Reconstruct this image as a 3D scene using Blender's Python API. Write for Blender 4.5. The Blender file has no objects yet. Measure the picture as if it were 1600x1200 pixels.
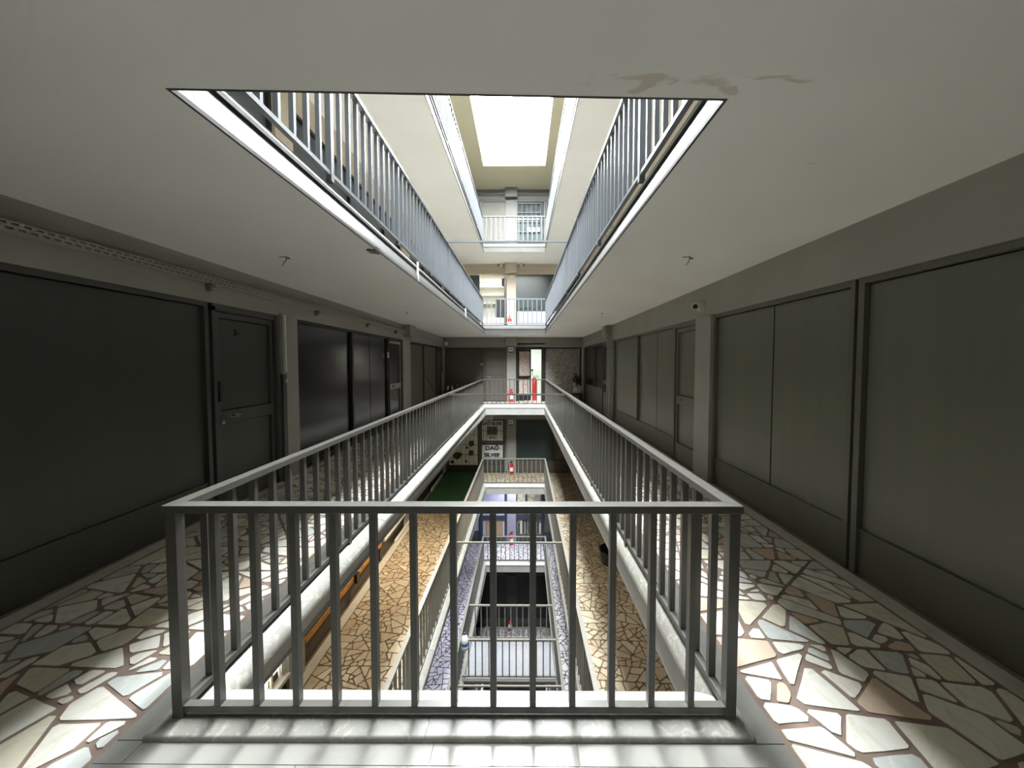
import bpy, bmesh, math, random
from mathutils import Vector, Matrix
random.seed(7)
S = bpy.context.scene
COL = S.collection

# ------------------------------------------------------------------ camera, light, exposure
cam_d = bpy.data.cameras.new('camera'); cam = bpy.data.objects.new('camera', cam_d); COL.objects.link(cam)
cam_d.sensor_fit = 'HORIZONTAL'; cam_d.sensor_width = 36.0; cam_d.lens = 600.0/1600.0*36.0
cam_d.shift_x = -11.9/1600.0; cam_d.shift_y = -8.5/1600.0
cam_d.clip_start = 0.05; cam_d.clip_end = 200
cam.location = (0, 0, 1.6)
cam.rotation_euler = (math.radians(90) - 0.0412, 0, 0.0062)
S.camera = cam
W = bpy.data.worlds.new('overcast_sky'); S.world = W; W.use_nodes = True
bg = W.node_tree.nodes['Background']; bg.inputs[0].default_value = (0.96, 0.98, 1.0, 1); bg.inputs[1].default_value = 13.0
pl = bpy.data.lights.new('sky_portal', 'AREA'); pl.shape = 'RECTANGLE'; pl.size = 2.3; pl.size_y = 13.2
pl.cycles.is_portal = True
po = bpy.data.objects.new('sky_portal', pl); COL.objects.link(po); po.location = (-0.27, 7.5, 9.0)
S.view_settings.view_transform = 'Standard'; S.view_settings.look = 'None'
S.view_settings.exposure = 2.85; S.view_settings.gamma = 1.0; S.view_settings.use_curve_mapping = False
S.cycles.max_bounces = 12; S.cycles.diffuse_bounces = 9; S.cycles.glossy_bounces = 4
S.cycles.caustics_reflective = False; S.cycles.caustics_refractive = False

# ------------------------------------------------------------------ materials
def mat(name, c, rough=0.5, metal=0.0, spec=0.5, noise=0.0, nscale=3.0, dark=None, emit=None, estr=0.0, bump=0.0, bscale=40.0, rnd=0.0, alpha=None, objrnd=False):
    m = bpy.data.materials.new(name); m.use_nodes = True
    nt = m.node_tree; b = nt.nodes['Principled BSDF']
    b.inputs['Base Color'].default_value = (*c, 1); b.inputs['Roughness'].default_value = rough
    b.inputs['Metallic'].default_value = metal; b.inputs['Specular IOR Level'].default_value = spec
    if emit: b.inputs['Emission Color'].default_value = (*emit, 1); b.inputs['Emission Strength'].default_value = estr
    tc = nt.nodes.new('ShaderNodeTexCoord')
    src = None
    if noise > 0:
        n = nt.nodes.new('ShaderNodeTexNoise'); n.inputs['Scale'].default_value = nscale; n.inputs['Detail'].default_value = 6
        nt.links.new(tc.outputs['Object'], n.inputs['Vector'])
        r = nt.nodes.new('ShaderNodeValToRGB'); r.color_ramp.elements[0].position = .35; r.color_ramp.elements[1].position = .65
        d = dark or tuple(v*(1-noise) for v in c)
        r.color_ramp.elements[0].color = (*d, 1); r.color_ramp.elements[1].color = (*c, 1)
        nt.links.new(n.outputs['Fac'], r.inputs['Fac']); src = r.outputs['Color']
    if rnd > 0:
        oi = nt.nodes.new('ShaderNodeObjectInfo' if objrnd else 'ShaderNodeNewGeometry')
        out = oi.outputs['Random' if objrnd else 'Random Per Island']
        mr = nt.nodes.new('ShaderNodeMapRange'); mr.inputs['To Min'].default_value = 1-rnd; mr.inputs['To Max'].default_value = 1+rnd*.35
        nt.links.new(out, mr.inputs['Value'])
        mx = nt.nodes.new('ShaderNodeMix'); mx.data_type = 'RGBA'; mx.blend_type = 'MULTIPLY'; mx.inputs['Factor'].default_value = 1
        if src: nt.links.new(src, mx.inputs['A'])
        else: mx.inputs['A'].default_value = (*c, 1)
        nt.links.new(mr.outputs['Result'], mx.inputs['B']); src = mx.outputs['Result']
    if src: nt.links.new(src, b.inputs['Base Color'])
    if bump > 0:
        n2 = nt.nodes.new('ShaderNodeTexNoise'); n2.inputs['Scale'].default_value = bscale; n2.inputs['Detail'].default_value = 4
        nt.links.new(tc.outputs['Object'], n2.inputs['Vector'])
        bp = nt.nodes.new('ShaderNodeBump'); bp.inputs['Strength'].default_value = bump; bp.inputs['Distance'].default_value = .01
        nt.links.new(n2.outputs['Fac'], bp.inputs['Height']); nt.links.new(bp.outputs['Normal'], b.inputs['Normal'])
    return m

def marble(name, c, vein, vs=3.0, rough=0.25, rnd=.12):
    m = mat(name, c, rough, noise=.01, nscale=vs, dark=vein, rnd=rnd, objrnd=False)
    n = [x for x in m.node_tree.nodes if x.type == 'TEX_NOISE'][0]
    n.inputs['Distortion'].default_value = 2.2; n.inputs['Detail'].default_value = 9
    r = [x for x in m.node_tree.nodes if x.type == 'VALTORGB'][0]
    r.color_ramp.elements[0].position = .30; r.color_ramp.elements[1].position = .50
    return m

def streaked(name, c, rough, amt=.3):
    m = mat(name, c, rough, noise=amt, nscale=1.0)
    n = [x for x in m.node_tree.nodes if x.type == 'TEX_NOISE'][0]
    mp = m.node_tree.nodes.new('ShaderNodeMapping'); mp.inputs['Scale'].default_value = (7, 7, .35)
    tc = [x for x in m.node_tree.nodes if x.type == 'TEX_COORD'][0]
    m.node_tree.links.new(tc.outputs['Object'], mp.inputs['Vector']); m.node_tree.links.new(mp.outputs['Vector'], n.inputs['Vector'])
    r = [x for x in m.node_tree.nodes if x.type == 'VALTORGB'][0]
    r.color_ramp.elements[0].position = .2; r.color_ramp.elements[1].position = .8
    return m

M = {}
M['ceil'] = mat('ceiling_paint', (.88, .87, .835), .75, noise=.05, nscale=.8, bump=.08, bscale=25)
# old water stains in the near ceiling by the front edge of the opening
def stains(m):
    nt = m.node_tree; b = nt.nodes['Principled BSDF']; src = b.inputs['Base Color'].links[0].from_socket
    tc = nt.nodes.new('ShaderNodeTexCoord'); n = nt.nodes.new('ShaderNodeTexNoise'); n.inputs['Scale'].default_value = 9; n.inputs['Detail'].default_value = 8; n.inputs['Distortion'].default_value = 1.5
    mp = nt.nodes.new('ShaderNodeMapping'); mp.inputs['Scale'].default_value = (.5, 1, 1)
    nt.links.new(tc.outputs['Object'], mp.inputs[0]); nt.links.new(mp.outputs[0], n.inputs['Vector'])
    d = nt.nodes.new('ShaderNodeVectorMath'); d.operation = 'SUBTRACT'; d.inputs[1].default_value = (.66, 1.50, 2.65)
    sc = nt.nodes.new('ShaderNodeVectorMath'); sc.operation = 'MULTIPLY'; sc.inputs[1].default_value = (1.5, 7, 4)
    ln = nt.nodes.new('ShaderNodeVectorMath'); ln.operation = 'LENGTH'
    nt.links.new(tc.outputs['Object'], d.inputs[0]); nt.links.new(d.outputs[0], sc.inputs[0]); nt.links.new(sc.outputs[0], ln.inputs[0])
    mr = nt.nodes.new('ShaderNodeMapRange'); mr.inputs['From Min'].default_value = .1; mr.inputs['From Max'].default_value = 1.1; mr.inputs['To Min'].default_value = .17; mr.inputs['To Max'].default_value = -.1
    nt.links.new(ln.outputs['Value'], mr.inputs['Value'])
    ad = nt.nodes.new('ShaderNodeMath'); ad.operation = 'ADD'; nt.links.new(n.outputs['Fac'], ad.inputs[0]); nt.links.new(mr.outputs[0], ad.inputs[1])
    rp = nt.nodes.new('ShaderNodeValToRGB'); rp.color_ramp.elements[0].position = .62; rp.color_ramp.elements[1].position = .70
    nt.links.new(ad.outputs[0], rp.inputs[0])
    mx = nt.nodes.new('ShaderNodeMix'); mx.data_type = 'RGBA'; mx.inputs['B'].default_value = (.68, .63, .56, 1)
    nt.links.new(rp.outputs[0], mx.inputs['Factor']); nt.links.new(src, mx.inputs['A']); nt.links.new(mx.outputs['Result'], b.inputs['Base Color'])
stains(M['ceil'])
M['roof'] = mat('cream_ceiling_paint', (.57, .515, .36), .8, noise=.03, nscale=1)
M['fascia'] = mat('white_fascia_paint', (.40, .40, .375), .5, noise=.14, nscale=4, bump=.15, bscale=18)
M['fascia_up'] = mat('skylight_darkened_fascia_paint', (.055, .055, .051), .55, noise=.2, nscale=4, bump=.15, bscale=18)  # darkened copy of the fascia paint, its colour offsets the strong skylight up there
M['wall_behind'] = mat('pale_wall_paint', (.5, .5, .48), .6)
M['wall_grey'] = mat('grey_wall_paint', (.33, .32, .285), .55, noise=.08, nscale=2, bump=.05)
M['wall_cream'] = mat('cream_wall_paint', (.58, .50, .39), .6, noise=.05, nscale=2)
M['wall_pale'] = mat('pale_grey_wall_paint', (.11, .11, .104), .6, noise=.06, nscale=2)
M['wall_low'] = mat('dull_grey_wall_paint', (.30, .31, .29), .6, noise=.08, nscale=2)
M['wall_violet'] = mat('violet_grey_wall_paint', (.34, .34, .42), .6, noise=.06, nscale=2)
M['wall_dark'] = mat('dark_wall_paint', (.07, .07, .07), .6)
M['rail'] = mat('grey_metal_paint', (.09, .086, .077), .28, spec=.5, noise=.15, nscale=30)
M['rail_up'] = mat('blue_grey_metal_paint', (.12, .132, .148), .35, spec=.5, noise=.05, nscale=20)
M['rail_top'] = mat('skylight_darkened_rail_paint', (.075, .08, .088), .5, spec=.3)  # blue grey rail colour lowered for the top floor, against skylight glare
M['rail_low'] = mat('warm_grey_metal_paint', (.165, .157, .135), .4, noise=.08, nscale=20)
M['panelL'] = streaked('black_green_panel_paint', (.050, .052, .040), .42, .15)
M['panelR'] = streaked('olive_grey_panel_paint', (.145, .150, .110), .36, .2)
M['frameL'] = mat('dark_frame_paint', (.06, .061, .05), .4)
M['frameR'] = mat('olive_frame_paint', (.11, .113, .083), .4)
M['glass_black'] = mat('black_film_glass', (.012, .012, .014), .2, spec=.6, noise=.2, nscale=1)
M['brown'] = streaked('brown_panel_board', (.125, .105, .082), .5, .15)
M['brown2'] = streaked('taupe_panel_board', (.10, .085, .072), .5, .12)
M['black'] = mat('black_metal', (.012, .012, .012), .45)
M['slate'] = mat('slate_blue_panel', (.045, .058, .07), .35)
M['teal'] = mat('teal_dark_glass', (.035, .05, .05), .25)
M['grout'] = mat('brown_grout', (.25, .18, .145), .8, noise=.35, nscale=6, bump=.2, bscale=80)
M['groutL'] = mat('dusty_grout', (.22, .18, .145), .8, noise=.3, nscale=6, bump=.2, bscale=80)
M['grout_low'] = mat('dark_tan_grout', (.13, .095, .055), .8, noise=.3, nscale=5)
M['grout_blue'] = mat('slate_grout', (.07, .06, .065), .8)
M['st'] = [marble('cream_marble', (.80, .77, .68), (.62, .61, .55), 6), marble('white_marble', (.80, .78, .72), (.66, .63, .54), 5),
           marble('blue_grey_marble', (.55, .57, .55), (.68, .69, .65), 7), marble('pink_marble', (.62, .48, .38), (.70, .57, .46), 5),
           marble('beige_marble', (.70, .65, .52), (.56, .53, .45), 6)]
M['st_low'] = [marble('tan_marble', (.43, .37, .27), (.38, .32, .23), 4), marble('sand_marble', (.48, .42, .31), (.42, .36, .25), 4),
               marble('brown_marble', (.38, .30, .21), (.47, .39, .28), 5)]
M['st_blue'] = [marble('pale_marble', (.60, .59, .62), (.50, .49, .52), 4), marble('grey_marble', (.52, .52, .56), (.61, .60, .63), 4)]
M['sill'] = marble('white_sill_marble', (.255, .25, .225), (.40, .38, .34), 14, .35, .05)
M['slab'] = marble('white_floor_marble', (.235, .232, .212), (.19, .185, .17), 3, .22, .05)
M['border'] = marble('cream_border_marble', (.52, .50, .43), (.42, .41, .36), 4, .3, .08)
M['conc'] = mat('light_grey_terrazzo', (.26, .265, .28), .35, noise=.1, nscale=12)
M['red'] = mat('red_enamel', (.62, .015, .02), .3)
M['white'] = mat('white_plastic', (.75, .75, .72), .4)
M['cream_pl'] = mat('cream_plastic', (.66, .62, .52), .45)
M['black_pl'] = mat('black_plastic', (.015, .015, .015), .35)
M['steel'] = mat('brushed_steel', (.5, .5, .5), .35, metal=1)
M['brass'] = mat('brass', (.45, .33, .12), .35, metal=1)
M['tray'] = mat('galvanised_tray', (.36, .355, .31), .45)
M['tin'] = mat('dull_metal', (.20, .195, .175), .45, metal=.2)
M['carpet'] = mat('green_carpet', (.025, .11, .04), .95, noise=.3, nscale=14, bump=.4, bscale=160)
M['orange'] = mat('orange_tape', (.55, .22, .02), .5, noise=.45, nscale=9)
M['lit'] = mat('lit_window_glass', (.9, .88, .8), .4, emit=(1, .96, .86), estr=.35)
M['tube'] = mat('lit_lamp_diffuser', (.9, .9, .9), .4, emit=(1, .95, .86), estr=1.2)
M['mint'] = mat('mint_room_paint', (.72, .84, .80), .6)
M['rwhite'] = mat('white_room_paint', (.84, .84, .80), .6)
M['tile'] = mat('pale_sign_panel', (.62, .64, .58), .35, noise=.08, nscale=3)
M['ink'] = mat('black_ink', (.015, .015, .018), .5)
M['navy'] = mat('navy_ink', (.02, .025, .07), .5)
M['photo'] = mat('dark_photo_print', (.03, .025, .02), .4, noise=.6, nscale=9, dark=(.12, .09, .07))
M['tanboard'] = mat('tan_card', (.36, .25, .15), .6)
M['violetboard'] = mat('violet_white_board', (.55, .56, .74), .5, noise=.15, nscale=5)
M['leaf'] = mat('dark_leaf', (.02, .03, .015), .6)
M['cardb'] = mat('grey_brown_crate', (.16, .14, .11), .7, noise=.4, nscale=14)
M['cloth'] = mat('off_white_cloth', (.42, .39, .35), .9, noise=.25, nscale=7)
M['blue'] = mat('blue_label', (.03, .17, .42), .4)
M['stick'] = mat('dark_wood', (.06, .045, .03), .6)
M['coral'] = mat('coral_red', (.65, .14, .07), .5)
M['grille'] = mat('white_grille_paint', (.12, .125, .125), .6, spec=.2)
M['curtain'] = mat('pale_curtain_panel', (.12, .115, .10), .7, noise=.15, nscale=2)
M['greyglass'] = mat('grey_blue_glass', (.06, .075, .08), .6, spec=.15, noise=.5, nscale=4)
M['yellow'] = mat('yellowed_bottle_board', (.40, .37, .26), .5, noise=.55, nscale=9)

# patterned vinyl for the far shop
def pattern_mat(name, a, bcol):
    m = bpy.data.materials.new(name); m.use_nodes = True; nt = m.node_tree; b = nt.nodes['Principled BSDF']
    tc = nt.nodes.new('ShaderNodeTexCoord'); mp = nt.nodes.new('ShaderNodeMapping')
    mp.inputs['Rotation'].default_value = (0, .35, 0); mp.inputs['Scale'].default_value = (34, 1, 13)
    n = nt.nodes.new('ShaderNodeTexVoronoi'); n.feature = 'DISTANCE_TO_EDGE'; n.inputs['Scale'].default_value = 1.0
    r = nt.nodes.new('ShaderNodeValToRGB'); r.color_ramp.elements[0].position = .05; r.color_ramp.elements[1].position = .22
    r.color_ramp.elements[0].color = (*bcol, 1); r.color_ramp.elements[1].color = (*a, 1)
    nt.links.new(tc.outputs['Object'], mp.inputs[0]); nt.links.new(mp.outputs[0], n.inputs['Vector'])
    nt.links.new(n.outputs['Distance'], r.inputs[0]); nt.links.new(r.outputs[0], b.inputs['Base Color']); b.inputs['Roughness'].default_value = .5
    return m
M['patt'] = pattern_mat('floral_film', (.055, .045, .035), (.42, .39, .35))
M['patt2'] = pattern_mat('pale_floral_film', (.72, .60, .54), (.35, .27, .24))

# clear roof glazing
def glazing():
    m = bpy.data.materials.new('clear_glazing'); m.use_nodes = True; nt = m.node_tree
    for n in list(nt.nodes):
        if n.type == 'BSDF_PRINCIPLED': nt.nodes.remove(n)
    o = nt.nodes['Material Output']; t = nt.nodes.new('ShaderNodeBsdfTransparent'); t.inputs[0].default_value = (.97, .985, .98, 1)
    g = nt.nodes.new('ShaderNodeBsdfGlossy'); g.inputs['Roughness'].default_value = .05; mx = nt.nodes.new('ShaderNodeMixShader'); mx.inputs[0].default_value = .05
    nt.links.new(t.outputs[0], mx.inputs[1]); nt.links.new(g.outputs[0], mx.inputs[2]); nt.links.new(mx.outputs[0], o.inputs[0])
    return m
M['glazing'] = glazing()

# ------------------------------------------------------------------ mesh helpers
def bx(bm, x0, x1, y0, y1, z0, z1):
    if x0 > x1: x0, x1 = x1, x0
    if y0 > y1: y0, y1 = y1, y0
    if z0 > z1: z0, z1 = z1, z0
    v = [bm.verts.new(p) for p in ((x0,y0,z0),(x1,y0,z0),(x1,y1,z0),(x0,y1,z0),(x0,y0,z1),(x1,y0,z1),(x1,y1,z1),(x0,y1,z1))]
    for f in ((3,2,1,0),(4,5,6,7),(0,1,5,4),(1,2,6,5),(2,3,7,6),(3,0,4,7)): bm.faces.new([v[i] for i in f])
def hexa(bm, b, t):
    """box from four bottom and four top points, both counter-clockwise seen from above"""
    v = [bm.verts.new(p) for p in b] + [bm.verts.new(p) for p in t]
    for f in ((3,2,1,0),(4,5,6,7),(0,1,5,4),(1,2,6,5),(2,3,7,6),(3,0,4,7)): bm.faces.new([v[i] for i in f])
def tube(bm, p, q, r, n=10, r2=None, caps=True):
    p = Vector(p); q = Vector(q); d = (q-p).normalized(); r2 = r if r2 is None else r2
    a = d.orthogonal().normalized(); b = d.cross(a)
    A = [bm.verts.new(p + (a*math.cos(t)+b*math.sin(t))*r) for t in (2*math.pi*i/n for i in range(n))]
    B = [bm.verts.new(q + (a*math.cos(t)+b*math.sin(t))*r2) for t in (2*math.pi*i/n for i in range(n))]
    for i in range(n): bm.faces.new((A[i], A[(i+1)%n], B[(i+1)%n], B[i]))
    if caps: bm.faces.new(A[::-1]); bm.faces.new(B)
def path(bm, pts, r, n=8):
    for a, b in zip(pts, pts[1:]): tube(bm, a, b, r, n)
def lathe(bm, prof, c=(0,0,0), n=20):
    rings = []
    for r, z in prof:
        if r < 1e-5: rings.append([bm.verts.new((c[0], c[1], c[2]+z))])
        else: rings.append([bm.verts.new((c[0]+r*math.cos(2*math.pi*i/n), c[1]+r*math.sin(2*math.pi*i/n), c[2]+z)) for i in range(n)])
    for A, B in zip(rings, rings[1:]):
        if len(A) == 1 and len(B) == 1: continue
        for i in range(n):
            j = (i+1) % n
            if len(A) == 1: bm.faces.new((A[0], B[j], B[i]))
            elif len(B) == 1: bm.faces.new((A[i], A[j], B[0]))
            else: bm.faces.new((A[i], A[j], B[j], B[i]))
def mesh(name, bm, m, smooth=False):
    bmesh.ops.recalc_face_normals(bm, faces=bm.faces)
    me = bpy.data.meshes.new(name); bm.to_mesh(me); bm.free()
    for x in (m if isinstance(m, (list, tuple)) else [m]): me.materials.append(x)
    if smooth:
        for p in me.polygons: p.use_smooth = True
        try: me.set_sharp_from_angle(angle=math.radians(40))
        except Exception: pass
    return me
def obj(name, bm, m, parent=None, bevel=0, smooth=False):
    """bm holds world coordinates; under a parent the object is shifted back by its place"""
    me = mesh(name, bm, m, smooth); o = bpy.data.objects.new(name, me); COL.objects.link(o)
    if parent is not None:
        o.parent = parent
        if parent.get('_abs') is None: o.location = -Vector(parent['_loc'])
    if bevel:
        mo = o.modifiers.new('bevel', 'BEVEL'); mo.width = bevel; mo.segments = 2; mo.limit_method = 'ANGLE'
    return o
def tag(o, label, cat, group=None, kind=None):
    o['label'] = label; o['category'] = cat
    if group: o['group'] = group
    if kind: o['kind'] = kind
    return o
def thing(name, label, cat, loc=(0,0,0), group=None):
    o = bpy.data.objects.new(name, None); COL.objects.link(o); o.location = loc; o['_loc'] = loc; o.empty_display_size = .1
    return tag(o, label, cat, group)
def struct(name, bm, m, label=None, cat=None, **k):
    o = obj(name, bm, m, **k); o['kind'] = 'structure'; o['_loc'] = (0, 0, 0)
    if label: o['label'] = label
    if cat: o['category'] = cat
    return o
def B(): return bmesh.new()

# ------------------------------------------------------------------ the well: levels, slabs, voids
H = 2.976
LV = {2: 2*H, 1: H, 0: 0.0, -1: -H, -2: -2*H, -3: -9.6, -4: -12.6}
CE = {2: 2.65+2*H, 1: 2.65+H, 0: 2.65, -1: 2.65-H, -2: 2.65-2*H, -3: 2.65-3*H, -4: -9.93}
XL, XR, YB, YN = -3.25, 2.51, 15.86, -1.4
WORD = {2: 'two floors up', 1: 'one floor up', 0: 'on the near floor', -1: 'one floor down', -2: 'two floors down', -3: 'three floors down', -4: 'at the foot of the well'}
# corner order NL, NR, FR, FL
LIP = {2: [(-1.475,1.50),(.868,1.56),(.835,14.12),(-1.40,14.12)], 1: [(-1.385,1.52),(.845,1.60),(.835,14.12),(-1.355,14.12)],
       0: [(-1.425,1.86),(.862,1.86),(.82,14.12),(-1.35,14.12)], -1: [(-1.43,1.86),(.78,1.86),(.82,14.12),(-1.345,14.12)],
       -2: [(-1.43,1.86),(.77,1.86),(.83,14.12),(-1.345,14.12)], -3: [(-1.40,1.9),(.80,1.9),(.82,14.12),(-1.34,14.12)]}
BOT = {2: [(-1.495,1.50),(.868,1.57),(.83,14.14),(-1.385,14.14)], 1: [(-1.355,1.518),(.809,1.591),(.835,14.14),(-1.34,14.14)],
       0: [(-1.55,1.75),(.905,1.75),(.83,14.14),(-1.33,14.14)], -1: [(-1.53,1.75),(.86,1.75),(.83,14.14),(-1.33,14.14)],
       -2: [(-1.53,1.75),(.86,1.75),(.85,14.14),(-1.33,14.14)], -3: [(-1.5,1.8),(.85,1.8),(.84,14.14),(-1.33,14.14)]}
RAIL = {2: [(-1.53,1.40),(.915,1.44),(.885,14.25),(-1.455,14.25)], 1: [(-1.49,1.42),(.93,1.44),(.885,14.27),(-1.46,14.27)],
        0: [(-1.51,1.633),(.913,1.642),(.885,14.27),(-1.46,14.27)], -1: [(-1.51,1.633),(.81,1.633),(.86,14.27),(-1.46,14.27)],
        -2: [(-1.51,1.633),(.79,1.633),(.88,14.27),(-1.46,14.27)], -3: [(-1.47,1.65),(.84,1.65),(.88,14.40),(-1.41,14.40)]}
def V3(p, z): return (p[0], p[1], z)
SG = [(-1,-1),(1,-1),(1,1),(-1,1)]
def off(c, i, d): return (c[i][0]+SG[i][0]*d, c[i][1]+SG[i][1]*d)
def ring(bm, inner, outer, z0, z1, inner_top=None):
    it = inner_top or inner
    for i in range(4):
        j = (i+1) % 4
        hexa(bm, [V3(outer[i],z0), V3(outer[j],z0), V3(inner[j],z0), V3(inner[i],z0)],
                 [V3(outer[i],z1), V3(outer[j],z1), V3(it[j],z1), V3(it[i],z1)])
OUT = [(XL-.35,YN-.3),(XR+.35,YN-.3),(XR+.35,YB+.35),(XL-.35,YB+.35)]

# ceilings (each the underside of the slab above), fascias round the void
for k in (1, 0, -1, -2, -3):
    up = k+1
    bm = B(); inn = BOT[up]
    inn2 = [off(inn, i, .012) for i in range(4)]
    ring(bm, inn2, OUT, CE[k], LV[up]-.024, [off(LIP[up], i, .17) for i in range(4)])
    struct('ceiling', bm, M['ceil'])
    bm = B(); lipz = LV[up]-(.085 if up <= 0 else .15)
    t = [off(LIP[up], i, -.0) for i in range(4)]; o_b = [off(inn, i, .013) for i in range(4)]; o_t = [off(LIP[up], i, .05) for i in range(4)]
    b_ = inn; ring(bm, b_, o_b, CE[k], CE[k]+.02)
    for i in range(4):
        j = (i+1) % 4
        hexa(bm, [V3(o_b[i],CE[k]+.02), V3(o_b[j],CE[k]+.02), V3(b_[j],CE[k]+.02), V3(b_[i],CE[k]+.02)],
                 [V3(o_t[i],lipz), V3(o_t[j],lipz), V3(off(LIP[up],j,.015),lipz), V3(off(LIP[up],i,.015),lipz)])
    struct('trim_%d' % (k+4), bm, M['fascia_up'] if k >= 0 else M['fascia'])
# ground slab under everything
bm = B(); bx(bm, OUT[0][0], OUT[1][0], OUT[0][1], OUT[2][1], LV[-4]-.2, LV[-4]); struct('floor', bm, M['conc'])

# roof with its skylight opening
bm = B(); sk = [(-1.37,.9),(.82,.9),(.82,13.95),(-1.37,13.95)]
ring(bm, sk, OUT, CE[2], CE[2]+.3); struct('ceiling', bm, M['roof'])
bm = B(); bx(bm, -1.4, .85, .85, 14.0, CE[2]+.32, CE[2]+.33); wo = struct('window_1', bm, M['glazing'])
for i in range(4):
    bm = B(); y = .88+i*4.36; bx(bm, -1.4, .85, y-.02, y+.02, CE[2]+.3, CE[2]+.32)
    if i in (0, 3): obj('glazing_bar', bm, M['white'], wo)
    else: bm.free()

# ------------------------------------------------------------------ floors: grout bed, border strips, crazy paving
def clip(poly, nx, ny, d):
    out = []; n = len(poly)
    for i in range(n):
        a = poly[i]; b = poly[(i+1) % n]; da = a[0]*nx+a[1]*ny-d; db = b[0]*nx+b[1]*ny-d
        if da <= 0: out.append(a)
        if (da < 0 < db) or (db < 0 < da):
            t = da/(da-db); out.append((a[0]+(b[0]-a[0])*t, a[1]+(b[1]-a[1])*t))
    return out
def area(p): return abs(sum(p[n-1][0]*p[n][1]-p[n][0]*p[n-1][1] for n in range(len(p))))/2
def paving(x0, x1, y0, y1, cell, gap, seed):
    """broken slabs: blocks snapped again and again along random straight lines, then drawn apart by the joint"""
    rg = random.Random(seed); todo = []; res = []; y = y0
    while y < y1-.01:
        ye = min(y1, y+rg.uniform(.7, 1.1)); ye = y1 if y1-ye < .35 else ye
        todo.append([(x0, y), (x1, y), (x1, ye), (x0, ye)]); y = ye
    # slant the seams between the blocks
    for i in range(len(todo)-1):
        d1, d2 = rg.uniform(-.18, .18), rg.uniform(-.18, .18)
        a, b = todo[i], todo[i+1]; yl = a[3][1]+d1; yr = a[2][1]+d2
        todo[i] = [a[0], a[1], (x1, yr), (x0, yl)]; todo[i+1] = [(x0, yl), (x1, yr), b[2], b[3]]
    while todo:
        p = todo.pop(); ar = area(p)
        if ar < cell*cell*rg.choice((.45, .75, 1.1, 1.5, 2.2)):
            q = p; n = len(p); sgn = 1
            s2 = sum(p[i-1][0]*p[i][1]-p[i][0]*p[i-1][1] for i in range(n))
            for i in range(n):
                a, b = p[i-1], p[i]; dx, dy = b[0]-a[0], b[1]-a[1]; L = math.hypot(dx, dy)
                if L < 1e-4: continue
                nx, ny = (dy/L, -dx/L) if s2 > 0 else (-dy/L, dx/L)
                q = clip(q, nx, ny, a[0]*nx+a[1]*ny-gap*rg.uniform(.3, .75))
                if len(q) < 3: break
            if len(q) < 3: continue
            q = [q[i] for i in range(len(q)) if math.hypot(q[i][0]-q[i-1][0], q[i][1]-q[i-1][1]) > .005]
            if len(q) < 3 or area(q) < .0012: continue
            # break off the sharp corners and fray the long edges
            q2 = []
            for i in range(len(q)):
                a, b, c = q[i-1], q[i], q[(i+1) % len(q)]
                u = (a[0]-b[0], a[1]-b[1]); v = (c[0]-b[0], c[1]-b[1]); lu = math.hypot(*u); lv = math.hypot(*v)
                cs = (u[0]*v[0]+u[1]*v[1])/(lu*lv); k = (.010+.03*max(0, cs))*rg.uniform(.4, 1.5); ku = min(k, lu*.3); kv = min(k*rg.uniform(.6, 1.2), lv*.3)
                q2 += [(b[0]+u[0]/lu*ku, b[1]+u[1]/lu*ku), (b[0]+v[0]/lv*kv, b[1]+v[1]/lv*kv)]
                if lv > .12: q2.append((b[0]+v[0]*.5-v[1]/lv*rg.uniform(-.003, .003), b[1]+v[1]*.5+v[0]/lv*rg.uniform(-.003, .003)))
            res.append((q2, area(q), rg.random(), rg.random())); continue
        cx = sum(v[0] for v in p)/len(p); cy = sum(v[1] for v in p)/len(p)
        # main axis of the piece; snap roughly across it
        sxx = sum((v[0]-cx)**2 for v in p); syy = sum((v[1]-cy)**2 for v in p); sxy = sum((v[0]-cx)*(v[1]-cy) for v in p)
        th = .5*math.atan2(2*sxy, sxx-syy)+rg.gauss(0, .5); nx, ny = math.cos(th), math.sin(th)
        ex = [v[0]*nx+v[1]*ny for v in p]; d = min(ex)+(max(ex)-min(ex))*rg.uniform(.34, .66)
        A, Bp = clip(p, nx, ny, d), clip(p, -nx, -ny, -d)
        if len(A) < 3 or len(Bp) < 3: continue
        todo += [A, Bp]
    return res
def stone_mesh(poly, z0, z1, ms):
    cx = sum(p[0] for p in poly)/len(poly); cy = sum(p[1] for p in poly)/len(poly)
    n = len(poly); v = [(p[0]-cx, p[1]-cy, z1-z0) for p in poly] + [(p[0]-cx, p[1]-cy, 0) for p in poly]
    f = [tuple(range(n))] + [(i, n+i, n+(i+1) % n, (i+1) % n) for i in range(n)]
    me = bpy.data.meshes.new('paving_stone'); me.from_pydata(v, [], f); me.materials.append(ms); return me, (cx, cy, z0)
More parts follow.
